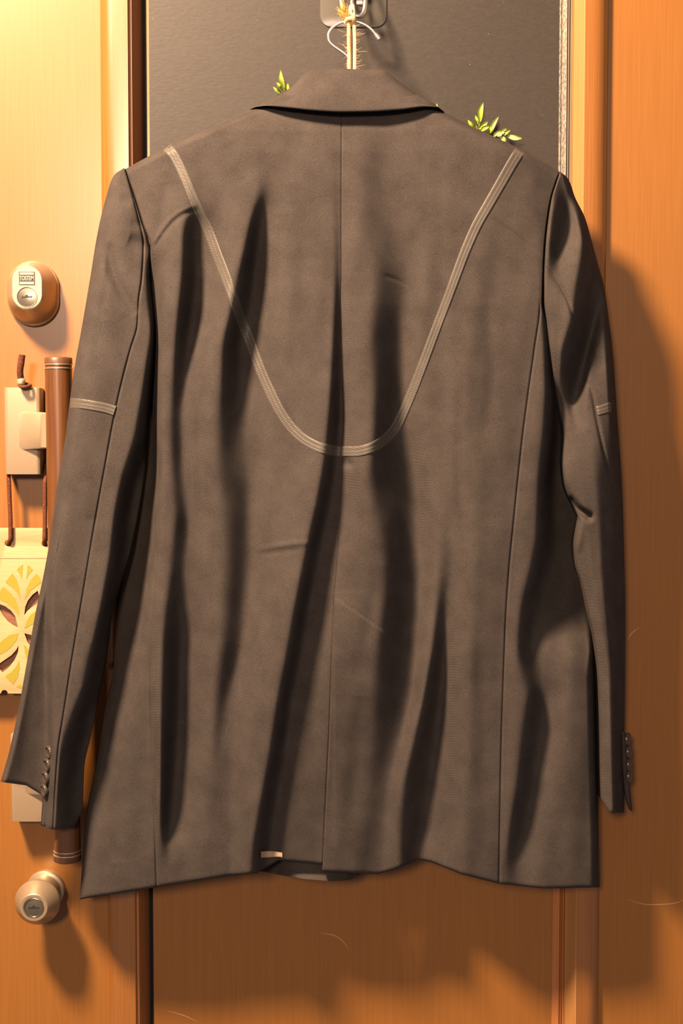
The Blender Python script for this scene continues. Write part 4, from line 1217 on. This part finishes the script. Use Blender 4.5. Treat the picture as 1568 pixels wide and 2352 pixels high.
# ------------------------------------------------------------------ hanging plaque with its cords
def plaque():
    r = empty('hanging_plaque', tuple(P(60, 1592, 16)), 'pale wooden plaque with olive leaf motif and cut-outs hung from the door handle', 'plaque')
    HF = 22.0
    def q(px, py):            # measured on an enlarged crop of the photo
        return ortho(px / 4.703, 1180 + py / 4.703, HF)
    def smooth(ring, n=40):
        R = np.array(ring + [ring[0]], float)
        return [tuple(p) for p in resample(R, n)[:-1]]
    def leaf(ring): return [q(*p) for p in ring]
    tl, tr = ortho(-64, 1213, HF), ortho(172, 1214, HF); bl_, br = ortho(-60, 1592, HF), ortho(168, 1595, HF)
    nc_, nr_ = ortho(10, 1592.4, HF), 8 * MM
    outline = [bl_] + [(nc_[0] - nr_ * math.cos(a), nc_[1] + nr_ * math.sin(a)) for a in np.linspace(0, math.pi, 12)] + [br, tr, tl]
    cut = [
        [(408, 828), (352, 872), (300, 935), (270, 1005), (255, 1112), (292, 1058), (340, 1015), (400, 978), (430, 900)],
        [(-60, 968), (0, 976), (60, 1000), (120, 1045), (165, 1105), (200, 1240), (140, 1210), (80, 1165), (30, 1100), (0, 1050), (-20, 1010)],
        [(206, 1410), (196, 1500), (160, 1580), (100, 1660), (24, 1722), (-10, 1680), (-40, 1640), (40, 1585), (120, 1530), (170, 1475)],
        [(258, 1288), (330, 1306), (400, 1350), (380, 1420), (330, 1440), (290, 1380)],
    ]
    circ = lambda cx, cy, rr: [q(cx + rr * math.cos(a), cy + rr * math.sin(a)) for a in np.linspace(0, 2 * math.pi, 28, endpoint=False)]
    holes = [leaf(c) for c in cut] + [circ(87, 320, 38), circ(484, 322, 38)]
    f = filled('front_board', outline, holes, -HF / 1000, 0.003, PLAQUE, r, bevel=0.0003)
    inset = lambda p, dx_, dz: (p[0] + dx_, p[1] + dz)
    zt2 = ortho(0, 1285, HF)[1]
    # brown back board shows through the cut-outs
    bo = [inset(bl_, .004, .012), inset(br, -.004, .012), (br[0] - .004, zt2), (bl_[0] + .004, zt2)]
    b = filled('back_board', bo, [], -(HF - 5.2) / 1000, 0.003, PLAQUE_BACK, r); b['label'] = 'brown wood layer seen through the cut-outs'
    # narrow lower lap of the top board (fold line)
    za = ortho(0, 1283, HF)[1]
    filled('top_ledge', [(tl[0], za), (tr[0], za), (tr[0], za + .0014), (tl[0], za + .0014)], [], -(HF + .35) / 1000, 0.0005, PLAQUE, f)
    greens = [
        [(178, 606), (210, 572), (248, 548), (245, 620), (235, 705), (212, 650)],
        [(298, 552), (330, 575), (358, 606), (318, 650), (283, 703), (290, 630)],
        [(58, 742), (95, 690), (136, 643), (180, 710), (208, 800), (218, 925), (185, 855), (130, 795)],
        [(390, 646), (420, 672), (450, 740), (400, 775), (330, 830), (266, 928), (282, 820), (330, 720)],
        [(-30, 880), (36, 784), (110, 850), (170, 930), (200, 1020), (208, 1112), (150, 1030), (70, 960), (-20, 920)],
        [(390, 1050), (330, 1090), (285, 1160), (264, 1238), (310, 1215), (370, 1185), (420, 1120)],
        [(-40, 1450), (20, 1370), (100, 1312), (200, 1290), (180, 1360), (130, 1430), (60, 1490), (-30, 1530)],
        [(208, 1586), (214, 1660), (195, 1760), (142, 1846), (95, 1800), (56, 1755), (120, 1710), (170, 1655)],
        [(258, 1412), (300, 1455), (340, 1500), (330, 1570), (300, 1600), (268, 1500)],
        [(225, 1835), (200, 1850), (175, 1868), (215, 1885), (240, 1880)],
    ]
    for g in greens:
        o = filled('painted_leaf', [q(*p) for p in g], [], -(HF + .25) / 1000, 0.0004, LEAFPRINT, r)
        o['label'] = 'flat olive yellow leaf shape'
    # cords
    def cord(pts, rad=.0026, seg=60):
        return tube('cord', P(*np.array(pts, float).T), rad, CORD, r, n=10, seg=seg, twist=.3)
    cord([(17, 1060, -0 + 4), (20, 1085, 14), (20, 1100, 24), (22, 1150, 25), (24, 1200, 26), (24, 1235, 26), (21, 1247, 22), (20, 1252, 12)], .0023)
    cord([(103, 1060, 4), (104, 1085, 14), (103, 1110, 24), (103, 1200, 25), (102, 1235, 26), (103, 1247, 22), (104, 1252, 12)], .0023)
    up = cord([(48, 872, 37), (46, 855, 39), (48, 835, 40), (51, 815, 40)], [.0034, .0034, .0036, .0034], 30)
    up['label'] = 'thick frayed cord end sticking up'
    k = tube('bead', P([47, 48, 49, 50], [888, 880, 874, 868], [37, 37, 37, 37]), [.0020, .0044, .0044, .0030], CHAMP, r, n=18, seg=14)
    k['label'] = 'pale bead at the cord end'
    tube('knot', P([44, 50, 60, 70, 60, 48], [884, 889, 888, 886, 882, 883], [37, 40, 40, 34, 31, 33]), .0018, CORD, r, n=10, seg=40)


plaque()

# ------------------------------------------------------------------ little peg on the door between sleeve and body
def peg():
    c = np.array(ortho(253, 1529, 20))
    nl = rings_obj('peg_hook', [circle(c, .0016, -.008, 20), circle(c, .0016, -.020, 20), circle(c, .0030, -.0212, 20), circle(c, .0034, -.0232, 20), circle(c, .0026, -.0252, 20), circle(c, .0004, -.0258, 20)], NAILMAT, None, sharp=50)
    tag(nl, 'tiny wooden peg on the door seen between left sleeve and jacket body', 'peg')


peg()
